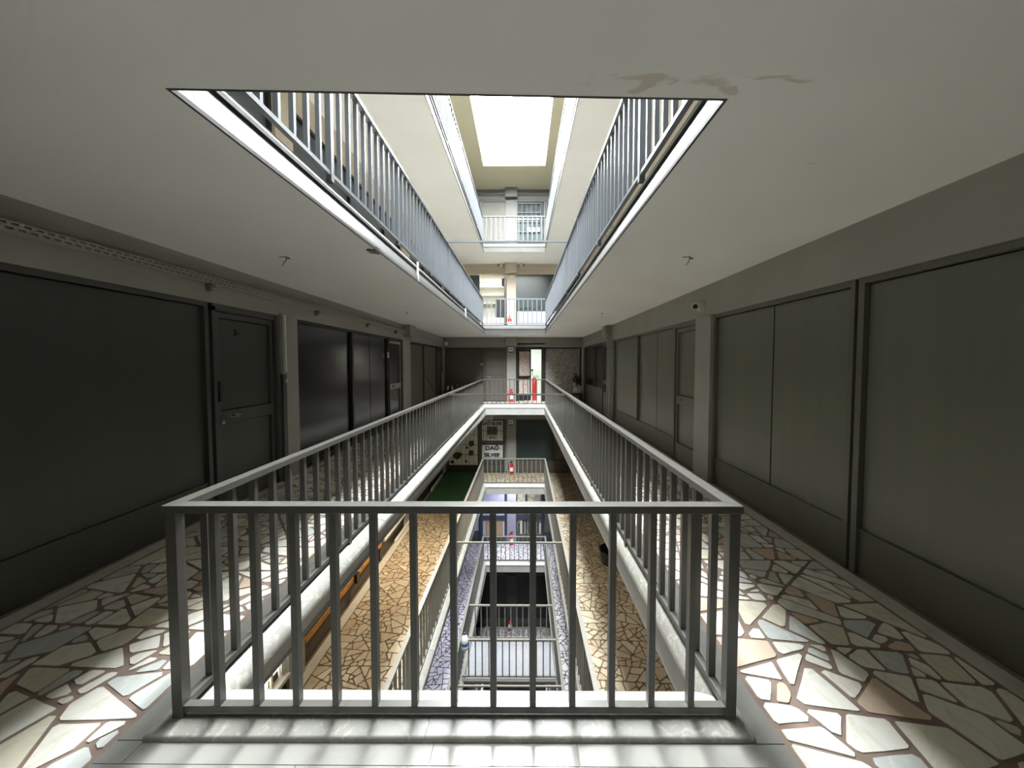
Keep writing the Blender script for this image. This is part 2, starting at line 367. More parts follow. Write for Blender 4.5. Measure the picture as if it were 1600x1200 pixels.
def lay(fl, stones, z, mats, pick, rank, nmax=300):
    stones = sorted(stones, key=lambda s: rank(s[0][0]))
    for s in stones[:nmax]:
        me, loc = stone_mesh(s[0], z-.012, z+(s[3]-.5)*.002, pick(mats, s))
        o = bpy.data.objects.new('paving_stone', me); COL.objects.link(o); o.location = loc; o.parent = fl
    rest = stones[nmax:]
    if rest:
        V = []; F = []; MI = []
        for s in rest:
            b = len(V); n = len(s[0]); zt = z+(s[3]-.5)*.002
            V += [(p[0], p[1], zt) for p in s[0]] + [(p[0], p[1], z-.012) for p in s[0]]
            F += [tuple(b+i for i in range(n))] + [(b+i, b+n+i, b+n+(i+1) % n, b+(i+1) % n) for i in range(n)]
            MI += [mats.index(pick(mats, s))]*(n+1)
        me = bpy.data.meshes.new('distant_paving'); me.from_pydata(V, [], F)
        for m in mats: me.materials.append(m)
        me.polygons.foreach_set('material_index', MI)
        o = bpy.data.objects.new('distant_paving', me); COL.objects.link(o); o.parent = fl; o['kind'] = 'stuff'
def pick5(mats, s):
    r = s[2]
    if len(mats) == 5: return mats[0 if r < .34 else 1 if r < .60 else 2 if r < .78 else 3 if r < .86 else 4]
    return mats[int(r*len(mats)) % len(mats)]

def strip_row(fl, name, x0, x1, y0, y1, z, m, n, axis):
    for i in range(n):
        bm = B(); g = .0015
        if axis == 'y': a = y0+(y1-y0)*i/n; b = y0+(y1-y0)*(i+1)/n; bx(bm, x0, x1, a+g, b-g, z-.012, z)
        else: a = x0+(x1-x0)*i/n; b = x0+(x1-x0)*(i+1)/n; bx(bm, a+g, b-g, y0, y1, z-.012, z)
        obj(name, bm, m, fl)

def curb(fl, k, z):
    """moulded marble curb round the void: bullnose on the walkway side, sloping to a lip over the void"""
    lip = LIP[k]; foot = [off(RAIL[k], i, .085) for i in range(4)]
    if k == 0: foot[0] = (-1.60, 1.545); foot[1] = (.985, 1.555)
    def pt(i, t, dz):   # t: 0 at the foot, 1 at the lip
        return Vector((foot[i][0]+(lip[i][0]-foot[i][0])*t, foot[i][1]+(lip[i][1]-foot[i][1])*t, z+dz))
    prof = [(0, -.01), (0, .016), (.012, .023), (.03, .026), (.10, .030), (.17, .040), (.24, .046), (.32, .047), (.62, .034), (.86, -.012), (.97, -.035), (1, -.045), (1.0, -.075), (.9, -.082), (.0, -.04)]
    if k > 0: prof = [(0, -.01), (0, .006), (.02, .012), (.07, .02), (.14, .028), (.22, .03), (.32, .01), (.62, -.06), (.86, -.105), (.97, -.12), (1, -.125), (1.0, -.15), (.9, -.155), (.0, -.06)]
    for i in range(4):
        j = (i+1) % 4; n = {0: 2, 1: 6, 2: 2, 3: 6}[i]
        if k < -1 or k > 0: n = {2: 1, 6: 3}[n]
        cuts = [q/n for q in range(n+1)]
        if i == 0 and k == 0: cuts = [0, .46, 1]
        for q in range(n):
            bm = B(); L = []
            for s in (cuts[q]+(.0003 if q else 0), cuts[q+1]-(.0003 if q < n-1 else 0)):
                L.append([bm.verts.new(pt(i, t, dz).lerp(pt(j, t, dz), s)) for t, dz in prof])
            m_ = len(prof)
            for a in range(m_): bm.faces.new((L[0][a], L[0][(a+1) % m_], L[1][(a+1) % m_], L[1][a]))
            bm.faces.new(L[0]); bm.faces.new(L[1][::-1])
            obj('curb_stone', bm, M['sill'] if k <= 0 else M['fascia_up'], fl, smooth=True)

def floor_level(k, gm, stones, cell, gap, full=True):
    z = LV[k]; bm = B()
    hole = [off(RAIL[k], i, .05) for i in range(4)]
    ring(bm, hole, OUT, z-.022, z-.005)
    fl = struct('floor', bm, gm)
    curb(fl, k, z)
    return fl
fl0 = floor_level(0, M['grout'], M['st'], .2, .02)
# white border slabs round the curb, then the strips along the walls
yb0, yb1 = 1.555, 14.50
strip_row(fl0, 'border_slab', -1.72, -1.575, yb0, yb1, 0, M['slab'], 9, 'y')
strip_row(fl0, 'border_slab', .975, 1.105, yb0, yb1, 0, M['slab'], 9, 'y')
strip_row(fl0, 'border_slab', -1.575, .975, 14.37, 14.50, 0, M['slab'], 3, 'x')
bm_edges = [(-1.72, -1.60), (-1.60, -.37), (-.37, .23), (.23, 1.105)]
for a, b in bm_edges[1:] + [(-1.72, -1.60)]:
    bm = B(); bx(bm, a+.0015, b-.0015, 1.46, 1.552, -.012, 0); obj('border_slab', bm, M['slab'], fl0)
for a, b in ((-1.72, -.9), (-.9, .1), (.1, 1.105)):
    for c, d in ((.9, 1.457), (.3, .897), (-.5, .297), (-1.39, -.503)):
        bm = B(); bx(bm, a+.0015, b-.0015, c, d, -.012, 0); obj('border_slab', bm, M['slab'], fl0)
strip_row(fl0, 'wall_strip', XL, -3.13, YN, YB, 0, M['border'], 9, 'y')
strip_row(fl0, 'wall_strip', 2.39, XR, YN, YB, 0, M['border'], 9, 'y')
sL = paving(-3.115, -1.735, -1.38, 15.7, .165, .02, 11); sR = paving(1.12, 2.378, -1.38, 15.7, .17, .02, 12)
sM = paving(-1.72, 1.105, 14.51, 15.7, .19, .02, 13)
lay(fl0, sL+sR+sM, 0, M['st'], pick5, lambda p: abs(p[1]-1.2) if p[1] < 1.2 else p[1]-1.2)
sN = None

fl1 = floor_level(-1, M['grout_low'], M['st_low'], .25, .02)
strip_row(fl1, 'wall_strip', XL, -3.10, 1.5, YB, LV[-1], M['border'], 6, 'y')
strip_row(fl1, 'border_slab', .90, 1.00, 1.6, 14.4, LV[-1], M['sill'], 6, 'y')
strip_row(fl1, 'border_slab', -1.70, -1.60, 1.6, 14.4, LV[-1], M['border'], 6, 'y')
a1 = paving(-3.09, -1.71, 1.6, 15.8, .175, .018, 21); a2 = paving(1.01, 2.5, 1.6, 15.8, .17, .018, 22); a3 = paving(-1.6, .9, 14.42, 15.8, .15, .018, 23)
lay(fl1, a1+a2+a3, LV[-1], M['st_low'], pick5, lambda p: abs(p[1]-6.6) + (2 if p[1] < 4.4 else 0))
fl2 = floor_level(-2, M['grout_blue'], M['st_blue'], .25, .02)
c1 = paving(-3.2, -1.62, 3.0, 15.8, .165, .02, 31); c2 = paving(.90, 2.5, 3.0, 15.8, .165, .02, 32); c3 = paving(-1.6, .88, 14.42, 15.8, .2, .02, 33)
lay(fl2, c1+c2+c3, LV[-2], M['st_blue'], pick5, lambda p: abs(p[1]-10) + (4 if p[0] < -2.4 or p[0] > 1.3 else 0))
fl3 = floor_level(-3, M['grout_blue'], M['st_blue'], .25, .02)
d3 = paving(-2.6, 1.9, 14.5, 15.8, .22, .02, 41); lay(fl3, d3, LV[-3], M['st_blue'], pick5, lambda p: p[1], 120)
M['upfl'] = mat('pale_marble_floor', (.47, .445, .39), .4, noise=.1, nscale=5)
floor_level(1, M['upfl'], None, .25, .02); floor_level(2, M['wall_pale'], None, .25, .02)

# ------------------------------------------------------------------ railings
BAL = {}
def railing(k, m, label, spacing=.161, nfront=13, bar=True, only=None):
    z = LV[k]; c = RAIL[k]; t = thing('railing', label, 'railing', (c[0][0], c[0][1], z), 'railings round the open well')
    hw = .03
    def frame(i): return [off(c, i, hw), off(c, i, -hw)]
    for nm, za, zb, w in (('handrail', .957, .99, .03), ('bottom_rail', .063, .094, .018)):
        for i in range(4):
            j = (i+1) % 4; bm = B(); o1, n1, o2, n2 = off(c, i, w), off(c, i, -w), off(c, j, w), off(c, j, -w)
            hexa(bm, [V3(o1, z+za), V3(o2, z+za), V3(n2, z+za), V3(n1, z+za)], [V3(o1, z+zb), V3(o2, z+zb), V3(n2, z+zb), V3(n1, z+zb)])
            obj(nm, bm, m, t, bevel=.002 if k == 0 and i == 0 else 0)
    for nm, w, dpt, z0, z1 in (('baluster', .027, .033, .094, .957), ('post', .045, .045, .02, .957)):
        if (nm, m.name) not in BAL:
            bm = B(); bx(bm, -w/2, w/2, -dpt/2, dpt/2, z0, z1); BAL[nm, m.name] = mesh(nm, bm, m)
    def put(nm, x, y, a):
        o = bpy.data.objects.new(nm, BAL[nm, m.name]); COL.objects.link(o); o.parent = t
        o.location = Vector((x, y, z))-Vector(t['_loc']); o.rotation_euler = (0, 0, a)
    for i in range(4): put('post', c[i][0]+(-.001)*SG[i][0], c[i][1], 0)
    for i in range(4):
        j = (i+1) % 4; p = Vector(c[i]); q = Vector(c[j]); L = (q-p).length; ang = math.atan2(q[1]-p[1], q[0]-p[0])
        if i in (0, 2): n = nfront if i == 0 else 13
        else: n = int(round(L/spacing))-1
        for s in range(1, n+1):
            u = p.lerp(q, s/(n+1))
            put('post' if i in (1, 3) and (s if i == 1 else n+1-s) % 10 == 0 else 'baluster', u[0], u[1], ang)
    if bar:
        f = (7.55-c[0][1])/(c[3][1]-c[0][1]); xa = c[0][0]+(c[3][0]-c[0][0])*f; xb = c[1][0]+(c[2][0]-c[1][0])*f
        bm = B(); bx(bm, xa+.03, xb-.03, 7.53, 7.57, z+.958, z+.988); obj('brace_bar', bm, m, t)
    return t
railing(0, M['rail'], 'grey steel railing round the well on the near floor, largest and closest')
railing(1, M['rail_up'], 'blue grey railing round the well one floor up, framed by the ceiling opening')
railing(2, M['rail_top'], 'pale narrow railing two floors up, directly beneath the skylight', bar=False)
railing(-1, M['rail_low'], 'railing round the well one floor down, beside the brown lit walkway')
railing(-2, M['rail_low'], 'railing round the well two floors down, joined by the small bridge')
railing(-3, M['rail_low'], 'lowest far railing, in the dark beyond the small bridge', bar=False)

# bridge across the well two floors down
z2 = LV[-2]
t = thing('footbridge', 'short footbridge with two railings crossing the well two floors down', 'bridge', (-.3, 9.5, z2))
bm = B(); bx(bm, -1.36, .80, 8.84, 10.2, z2-.10, z2-.01); obj('deck', bm, M['conc'], t)
for y in (8.86, 10.15):
    bm = B(); bx(bm, -1.43, .83, y-.03, y+.03, z2+.957, z2+.99); obj('handrail', bm, M['rail_low'], t)
    bm = B(); bx(bm, -1.43, .83, y-.018, y+.018, z2+.063, z2+.094); obj('bottom_rail', bm, M['rail_low'], t)
    bm = B(); bx(bm, -1.43, .83, y-.05, y+.03, z2-.05, z2-.004); obj('edge_beam', bm, M['rail_low'], t)
    for s in range(1, 14):
        o = bpy.data.objects.new('baluster', BAL['baluster', M['rail_low'].name]); COL.objects.link(o); o.parent = t
        o.location = Vector((-1.43+2.26*s/14, y, z2))-Vector(t['_loc'])

# ------------------------------------------------------------------ walls
def wb(bm, w, a0, a1, d0, d1, z0, z1):
    """box on a wall: a along it, d out from it into the building, z up"""
    if w == 'L': bx(bm, XL+d0, XL+d1, a0, a1, z0, z1)
    elif w == 'R': bx(bm, XR-d1, XR-d0, a0, a1, z0, z1)
    else: bx(bm, a0, a1, YB-d1, YB-d0, z0, z1)
def wall_side(w, k, m, pillars, beam=2.23):
    z = LV[k]; bm = B(); lo, hi = (YN, YB+.25) if w != 'B' else (XL-.2, XR+.2)
    wb(bm, w, lo, hi, -.25, 0, z+beam, CE[k]+.01)
    for a, b in pillars: wb(bm, w, a, b, -.25, .03, z-.01, z+beam)
    if w == 'B' and k in (0, 1):
        for a, b in {0: ((lo, -.28), (.96, hi)), 1: ((lo, -2.41), (-.54, hi))}[k]: wb(bm, w, a, b, -.25, -.2, z-.01, CE[k]+.01)
    else: wb(bm, w, lo, hi, -.25, -.2, z-.01, CE[k]+.01)
    return struct({'L': 'wall_left', 'R': 'wall_right', 'B': 'wall_back'}[w], bm, m)
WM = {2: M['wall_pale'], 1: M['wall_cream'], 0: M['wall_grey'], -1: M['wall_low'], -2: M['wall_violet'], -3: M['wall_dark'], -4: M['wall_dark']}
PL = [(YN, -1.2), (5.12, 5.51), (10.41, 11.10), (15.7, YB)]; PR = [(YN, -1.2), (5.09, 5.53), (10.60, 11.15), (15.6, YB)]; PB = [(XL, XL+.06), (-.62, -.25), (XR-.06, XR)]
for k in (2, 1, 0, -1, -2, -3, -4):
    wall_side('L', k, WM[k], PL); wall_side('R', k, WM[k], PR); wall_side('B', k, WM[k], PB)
    # the wall behind the camera, same construction on every floor
    bm = B(); bx(bm, XL-.3, XR+.3, YN-.3, YN, LV[k]-.3, CE[k]+.35); struct('wall_front', bm, M['wall_behind'] if k >= 0 else WM[k])
bm = B(); bx(bm, XL-.3, XR+.3, YB+.25, YB+.35, -13, 9); struct('wall_outer', bm, M['wall_dark']) if False else bm.free()

# column capitals (boxed beam ends)
def capital(w, a0, a1, k, d, z0=2.28, label=None):
    bm = B(); wb(bm, w, a0, a1, .0, d+(.1 if w == 'B' else 0), LV[k]+z0, CE[k]-.003); o = struct('trim_9', bm, WM[k], bevel=.006)
for k in (2, 1, 0):
    capital('B', -.68, -.20, k, .14); 
    capital('L', 10.6, 11.15, k, .17, 2.31); capital('R', 10.75, 11.25, k, .17, 2.31)
# horizontal ledge moulding on the far beams
for k in (2, 1, 0):
    for w, a0, a1 in (('B', XL, -.69), ('B', -.19, XR), ('L', 11.16, YB), ('R', 11.26, YB)):
        bm = B(); wb(bm, w, a0, a1, 0, .05, LV[k]+2.43, LV[k]+2.50); wb(bm, w, a0, a1, 0, .025, LV[k]+2.25, LV[k]+2.28) ; struct('trim_8', bm, WM[k])

# ------------------------------------------------------------------ shopfronts and doors
def front(w, k, a0, a1, cuts, mp, mf, label, plinth=.33, top=2.23, mull=.035, dep=0.0, thin=(), mpl=None, z_add=0, group=None):
    """a bay filled with tall fixed panels between mullions above a plinth"""
    z = LV[k]+z_add; base = {'L': (XL, (a0+a1)/2, z), 'R': (XR, (a0+a1)/2, z), 'B': ((a0+a1)/2, YB, z)}[w]
    t = thing('shopfront', label, 'shopfront', base, group)
    bm = B(); wb(bm, w, a0, a1, -.08, -.015, z+top-.045, z+top); obj('head_frame', bm, mf, t)
    for a in (a0, a1-mull):
        bm = B(); wb(bm, w, a, a+mull, -.08, -.015, z+.0, z+top-.045); obj('jamb', bm, mf, t)
    edges = [a0+mull] + [c for c in cuts] + [a1-mull]
    for c in cuts:
        g = .004 if c in thin else mull/2
        if c not in thin:
            bm = B(); wb(bm, w, c-g, c+g, -.08, -.005, z+plinth, z+top-.045); obj('mullion', bm, mf, t)
    for i in range(len(edges)-1):
        l = edges[i]+(0 if i == 0 else (.003 if edges[i] in thin else mull/2+.006)); r = edges[i+1]-(0 if i == len(edges)-2 else (.003 if edges[i+1] in thin else mull/2+.006))
        pm = mp[i] if isinstance(mp, (list, tuple)) else mp
        bm = B(); wb(bm, w, l+.008, r-.008, -.09, -.055, z+plinth+.012, z+top-.055)
        obj('panel', bm, pm, t)
    if plinth > .02:
        bm = B(); wb(bm, w, a0+mull, a1-mull, -.09, -.045, z+.0, z+plinth-.004); obj('plinth_panel', bm, mpl or mf, t)
    bm = B(); wb(bm, w, a0+mull, a1-mull, -.08, -.03, z+plinth-.004, z+plinth+.014); obj('ledge', bm, mf, t)
    bm = B(); wb(bm, w, a0, a1, -.14, -.1, z, z+top); obj('backing', bm, M['black'], t)
    return t
DN = [0]
def door(w, k, a0, a1, mp, mf, mr=None, top=2.2, lock=(.93, 1.07), kick=.32, handle=None, label=None, hinge=1, plate=False, dark=None):
    z = LV[k]; DN[0] += 1; mr = mr or mf
    bm = B()
    wb(bm, w, a0, a0+.045, -.1, .0, z, z+top); wb(bm, w, a1-.045, a1, -.1, .0, z, z+top); wb(bm, w, a0, a1, -.1, .0, z+top-.045, z+top+.028)
    d = struct('door_%d' % DN[0], bm, mf, label, None)
    l, r = a0+.055, a1-.055; s = .055
    bm = B()
    wb(bm, w, l, l+s, -.07, -.02, z+.015, z+top-.055); wb(bm, w, r-s, r, -.07, -.02, z+.015, z+top-.055)
    wb(bm, w, l+s, r-s, -.07, -.02, z+top-.115, z+top-.055); wb(bm, w, l+s, r-s, -.07, -.018, z+lock[0], z+lock[1])
    wb(bm, w, l+s, r-s, -.07, -.022, z+.015, z+kick-.02)
    obj('leaf_frame', bm, mr, d)
    bm = B(); wb(bm, w, l+s+.006, r-s-.006, -.065, -.045, z+lock[1]+.008, z+top-.123); obj('upper_panel', bm, mp, d)
    bm = B(); wb(bm, w, l+s+.006, r-s-.006, -.065, -.045, z+kick-.012, z+lock[0]-.008); obj('lower_panel', bm, mp, d)
    bm = B(); wb(bm, w, a0, a1, -.14, -.11, z, z+top); obj('backing', bm, M['black'], d)
    if handle is not None:
        zz = z+(lock[0]+lock[1])/2+.0; bm = B(); wb(bm, w, handle-.07, handle+.07, -.018, -.012, zz-.02, zz+.025); wb(bm, w, handle-.05, handle+.05, .012, .026, zz, zz+.016); wb(bm, w, handle-.05, handle-.035, -.015, .02, zz, zz+.016)
        obj('handle', bm, M['tin'] if not dark else M['black'], d, bevel=.003)
    return d

# --- near floor, left wall
front('L', 0, -1.2, 4.0, [1.3], M['panelL'], M['frameL'], 'big dark green panelled shopfront on the left wall, nearest the camera', mull=.05)
d = door('L', 0, 4.03, 5.08, M['panelL'], M['frameL'], M['frameL'], handle=4.33, label='dark panelled door on the left wall with a bolt and a tiny brass number')
bm = B(); wb(bm, 'L', 4.09, 4.13, -.02, .01, 1.18, 1.40); wb(bm, 'L', 4.08, 4.14, -.02, .02, 1.30, 1.34); obj('bolt', bm, M['black_pl'], d, bevel=.004)
bm = B(); wb(bm, 'L', 4.12, 4.16, -.02, .006, .93, .97); obj('lock_cylinder', bm, M['steel'], d, bevel=.006)
bm = B(); wb(bm, 'L', 4.40, 4.425, -.046, -.036, 1.90, 1.98); wb(bm, 'L', 4.45, 4.475, -.046, -.036, 1.925, 1.945); obj('number_plate', bm, M['black_pl'], d)
t = thing('door_closer_rail', 'upright pale metal profile beside the left dark door', 'profile', (XL, 5.15, 0))
bm = B(); wb(bm, 'L', 5.10, 5.155, .03, .075, 1.47, 2.25); obj('pale_profile', bm, M['tray'], t, bevel=.004)
bm = B(); wb(bm, 'L', 5.135, 5.155, .075, .085, 1.48, 2.24); obj('bright_edge', bm, M['white'], t)
bm = B(); wb(bm, 'L', 5.09, 5.17, .03, .07, 0.0, 1.45); obj('dark_profile', bm, M['frameL'], t, bevel=.004)
bm = B(); wb(bm, 'L', 5.11, 5.15, .07, .095, 1.33, 1.38); obj('catch', bm, M['steel'], t, bevel=.004)
front('L', 0, 5.51, 9.38, [7.38, 8.32], M['glass_black'], M['black'], 'glossy black glass shopfront on the left wall reflecting the light', plinth=.06, thin=(8.32,), mull=.07)
bm = B(); wb(bm, 'L', 9.30, 9.345, -.015, .01, 1.72, 1.86); tag(obj('door_label', bm, M['white'], None), 'small white sticker on the frame edge of the black glass shopfront', 'sticker')
door('L', 0, 9.38, 10.41, M['glass_black'], M['black'], M['wall_grey'], handle=9.70, label='black glazed door with a grey lock rail beside the black shopfront', dark=1)
front('L', 0, 11.10, 14.70, [12.79], M['brown'], M['frameL'], 'brown board shopfront at the far end of the left wall', plinth=.06, mull=.03)
door('L', 0, 14.72, 15.70, M['brown2'], M['frameL'], M['frameL'], label='narrow brown door in the far left corner')
bm = B(); wb(bm, 'L', 15.50, 15.56, .0, .05, .003, 1.2); tag(obj('corner_bar', bm, M['tray'], None), 'short pale metal bar upright in the far left corner', 'bar')
# --- near floor, right wall
front('R', 0, -1.2, 2.92, [.6], M['panelR'], M['frameR'], 'largest olive grey panel shopfront on the right wall, nearest the camera', mull=.05)
front('R', 0, 2.95, 5.09, [3.94], M['panelR'], M['frameR'], 'olive grey two panel shopfront on the right wall between a black gap and a pillar', thin=(3.94,), mull=.045)
door('R', 0, 5.53, 6.37, M['panelR'], M['frameR'], M['panelR'], handle=6.12, label='olive grey door with lock rail on the right wall beside the pillar')
front('R', 0, 6.39, 10.60, [7.30, 8.42], M['panelR'], M['frameR'], 'olive grey three panel shopfront on the right wall beyond the door', thin=(7.30,), mull=.05)
front('R', 0, 12.05, 15.60, [13.45], [M['glass_black']]*2, M['frameL'], 'dark glazed shopfront in the far right corner', mull=.05, top=2.20, plinth=.75, mpl=M['brown2'])
door('R', 0, 11.15, 12.05, M['glass_black'], M['frameL'], M['brown2'], handle=11.8, label='dark narrow door beside the white conduits on the right wall', kick=.72)
# --- near floor, back wall
front('B', 0, XL+.06, -1.64, [], M['brown2'], M['frameL'], 'wide taupe board shopfront at the far left of the back wall', plinth=.05, mull=.03)
d = door('B', 0, -1.62, -.62, M['brown2'], M['brown2'], M['brown2'], label='closed taupe door left of the far pillar', handle=-1.35)
bm = B(); wb(bm, 'B', -1.70, -1.62, 0, .03, 1.45, 2.1); obj('chain', bm, M['frameL'], d); bm = B(); wb(bm, 'B', -1.72, -1.60, .03, .06, 1.50, 1.58); obj('padlock', bm, M['brass'], d, bevel=.01)

# the open doorway with its lit room
t = thing('lit_room', 'small bright mint and white room seen through the open door', 'room', (.3, YB+1.2, 0)); t['kind'] = 'structure'
bm = B(); bx(bm, -.25, .95, YB+2.3, YB+2.35, 0, 2.5); obj('end_wall', bm, M['mint'], t)
bm = B(); bx(bm, -.27, -.25, YB, YB+2.3, 0, 2.5); bx(bm, .93, .95, YB+.1, YB+2.3, 0, 2.5); obj('side_walls', bm, M['rwhite'], t)
bm = B(); bx(bm, -.25, .95, YB-.02, YB+2.3, -.03, 0.0); obj('room_floor', bm, M['rwhite'], t)
bm = B(); bx(bm, -.25, .95, YB, YB+2.3, 2.35, 2.4); obj('room_ceiling', bm, M['rwhite'], t)
bm = B(); bx(bm, .4, .7, YB+1.0, YB+1.3, 2.31, 2.35); obj('ceiling_lamp', bm, M['tube'], t)
bm = B(); tube(bm, (.48, YB+2.3, 1.25), (.48, YB+2.27, 1.25), .05, 12); path(bm, [(.48,YB+2.28,1.2),(.50,YB+2.27,1.0),(.62,YB+2.27,.9),(.70,YB+2.27,1.0),(.78,YB+2.27,.85)], .008, 6); obj('wall_socket_cable', bm, M['black_pl'], t)
l = bpy.data.lights.new('room_light', 'AREA'); l.energy = 2.5; l.size = .6; l.color = (1, .99, .95); lo = bpy.data.objects.new('room_light', l); COL.objects.link(lo); lo.location = (.5, YB+1.1, 2.28)
DN[0] += 1
bm = B(); wb(bm, 'B', -.25, -.17, -.1, .0, 0, 2.2); wb(bm, 'B', .80, .91, -.1, .01, 0, 2.2); wb(bm, 'B', -.25, .91, -.1, 0, 2.15, 2.25)
d = struct('door_%d' % DN[0], bm, M['black'], 'open door with pale floral film, black framed, right of the far pillar')
ang = math.radians(22)
def sw(bm, u0, u1, v0, v1, z0, z1):   # the leaf, swung into the room from its left hinge
    x0, y0 = -.16, YB+.02; c, s = math.cos(ang), math.sin(ang)
    P = lambda u, v: (x0+u*c-v*s, y0+u*s+v*c)
    b = [P(u0,v0), P(u1,v0), P(u1,v1), P(u0,v1)]; hexa(bm, [V3(p, z0) for p in b], [V3(p, z1) for p in b])
bm = B()
for q in ((0,.05,0,.04,.02,2.15),(.53,.58,0,.04,.02,2.15),(.05,.53,0,.04,2.07,2.15),(.05,.53,0,.04,.88,1.05),(.05,.53,0,.04,.02,.30)): sw(bm, *q)
obj('leaf_frame', bm, M['black'], d)
bm = B(); sw(bm, .05, .53, .01, .03, 1.05, 2.07); obj('upper_panel', bm, M['patt2'], d)
bm = B(); sw(bm, .05, .53, .01, .03, .30, .88); obj('lower_panel', bm, M['patt2'], d)
bm = B(); sw(bm, .45, .56, -.05, -.02, .95, .98); obj('handle', bm, M['steel'], d)
# red bin in the doorway
t = thing('bin', 'tall red cylindrical bin standing in the lit doorway', 'bin', (.52, YB+.35, 0))
bm = B(); lathe(bm, [(0,0),(.085,0),(.095,.02),(.098,.86),(.09,.87),(0,.87)], (.52, YB+.35, 0), 20); obj('body', bm, M['red'], t, smooth=True)
bm = B(); lathe(bm, [(.0,.872),(.08,.872),(.088,.90),(.085,.96),(.05,.98),(0,.98)], (.52, YB+.35, 0), 20); obj('lid', bm, M['red'], t, smooth=True)
bm = B(); lathe(bm, [(.099,.80),(.101,.80),(.101,.84),(.099,.84)], (.52, YB+.35, 0), 20); obj('rim_band', bm, M['coral'], t)
front('B', 0, .91, XR-.06, [], M['patt'], M['black'], 'back wall shopfront covered in dark floral film', plinth=.02, mull=.06)

# --- one floor up
front('L', 1, -1.2, 5.12, [1.5, 4.2], M['slate'], M['black'], 'slate blue shopfront one floor up, left wall nearest', mull=.05)
front('L', 1, 5.51, 10.41, [7.4, 9.2], M['slate'], M['black'], 'slate blue shopfront one floor up, left wall middle bay', mull=.05)
front('L', 1, 11.1, 15.7, [12.8], M['slate'], M['black'], 'slate blue shopfront one floor up, left wall last bay', mull=.05)
front('R', 1, -1.2, 5.09, [1.5], M['slate'], M['black'], 'slate blue shopfront one floor up, right wall nearest', mull=.05)
front('R', 1, 5.53, 10.6, [7.4, 9.0], M['slate'], M['black'], 'slate blue shopfront one floor up, right wall middle bay', mull=.05)
front('R', 1, 11.15, 15.6, [13.2], M['slate'], M['black'], 'slate blue shopfront one floor up, right wall last bay', mull=.05)
front('B', 1, -.25, XR-.06, [.82], M['teal'], M['teal'], 'dark teal glazed shopfront one floor up, right of the pillar', plinth=.75, mull=.05, mpl=M['wall_violet'])
h1 = LV[1]
t = thing('sticker_strip', 'row of small illegible pale marks on the teal shopfront one floor up', 'lettering', (.3, YB, h1))
for a, b, zz in ((-.10,.10,.84),(.14,.30,.86),(.36,.5,.86),(.68,.78,.92)):
    bm = B(); wb(bm, 'B', a, b, -.02, -.008, h1+zz, h1+zz+.05); obj('pale_mark', bm, M['greyglass'], t)
# open shop one floor up with white shelves
t = thing('shop_interior', 'bright open shop with cream shelving one floor up, left of the pillar', 'shop', (-1.3, YB+.9, h1)); t['kind'] = 'structure'; room1 = t
bm = B(); bx(bm, -2.4, -.55, YB+1.75, YB+1.8, h1, h1+2.6); obj('end_wall', bm, M['rwhite'], t)
bm = B(); bx(bm, -2.4, -2.35, YB+.27, YB+1.8, h1, h1+2.6); bx(bm, -.62, -.55, YB+.27, YB+1.8, h1, h1+2.6); obj('side_walls', bm, M['cream_pl'], t)
bm = B(); bx(bm, -2.4, -.55, YB-.02, YB+1.8, h1-.03, h1); obj('shop_floor', bm, M['conc'], t)
bm = B(); bx(bm, -2.4, -.55, YB+.1, YB+1.8, h1+2.3, h1+2.35); obj('shop_ceiling', bm, M['rwhite'], t)
for zz, wd in ((1.25, 'lowest'), (1.62, 'middle'), (2.0, 'topmost')):
    bm = B(); bx(bm, -2.3, -.8, YB+1.4, YB+1.745, h1+zz, h1+zz+.03); obj('shelf', bm, M['white'], room1)
bm = B(); bx(bm, -1.15, -.75, YB+.9, YB+1.15, h1+.56, h1+1.40); tag(obj('dark_screen', bm, M['black_pl'], None, bevel=.01), 'black screen standing on the cream counter one floor up', 'screen')
bm = B(); bx(bm, -2.2, -.75, YB+.7, YB+1.2, h1+.004, h1+.555); tag(obj('counter', bm, M['cream_pl'], None, bevel=.01), 'cream counter inside the open shop one floor up', 'counter')
bm = B(); bx(bm, -.86, -.625, YB+.6, YB+.8, h1+1.9, h1+2.2); obj('meter_box', bm, M['wall_pale'], room1, bevel=.01)
l = bpy.data.lights.new('shop_light', 'AREA'); l.energy = 3.5; l.size = 1.0; l.color = (1, .96, .86); lo = bpy.data.objects.new('shop_light', l); COL.objects.link(lo); lo.location = (-1.4, YB+1.0, h1+2.25)
bm = B(); wb(bm, 'B', XL+.06, -1.74, -.08, -.01, h1+.003, h1+2.2); tag(obj('dark_shutter', bm, M['slate'], None), 'dark folded shutter beside the open shop one floor up', 'shutter')
bm = B(); wb(bm, 'B', -.74, -.64, -.25, -.1, h1+.003, h1+2.15); tag(obj('side_panel', bm, M['teal'], None), 'dark door edge standing open beside the pillar one floor up', 'door edge')
bm = B(); wb(bm, 'B', -1.70, -1.36, .02, .15, h1+.0, h1+.1); tag(obj('doormat', bm, M['black'], None), 'black mat on the floor outside the open shop one floor up', 'mat')
bm = B(); wb(bm, 'B', -1.28, -.72, .02, .12, h1+.0, h1+.08); tag(obj('grey_mat', bm, M['cardb'], None), 'speckled mat by the open shop door one floor up', 'mat')

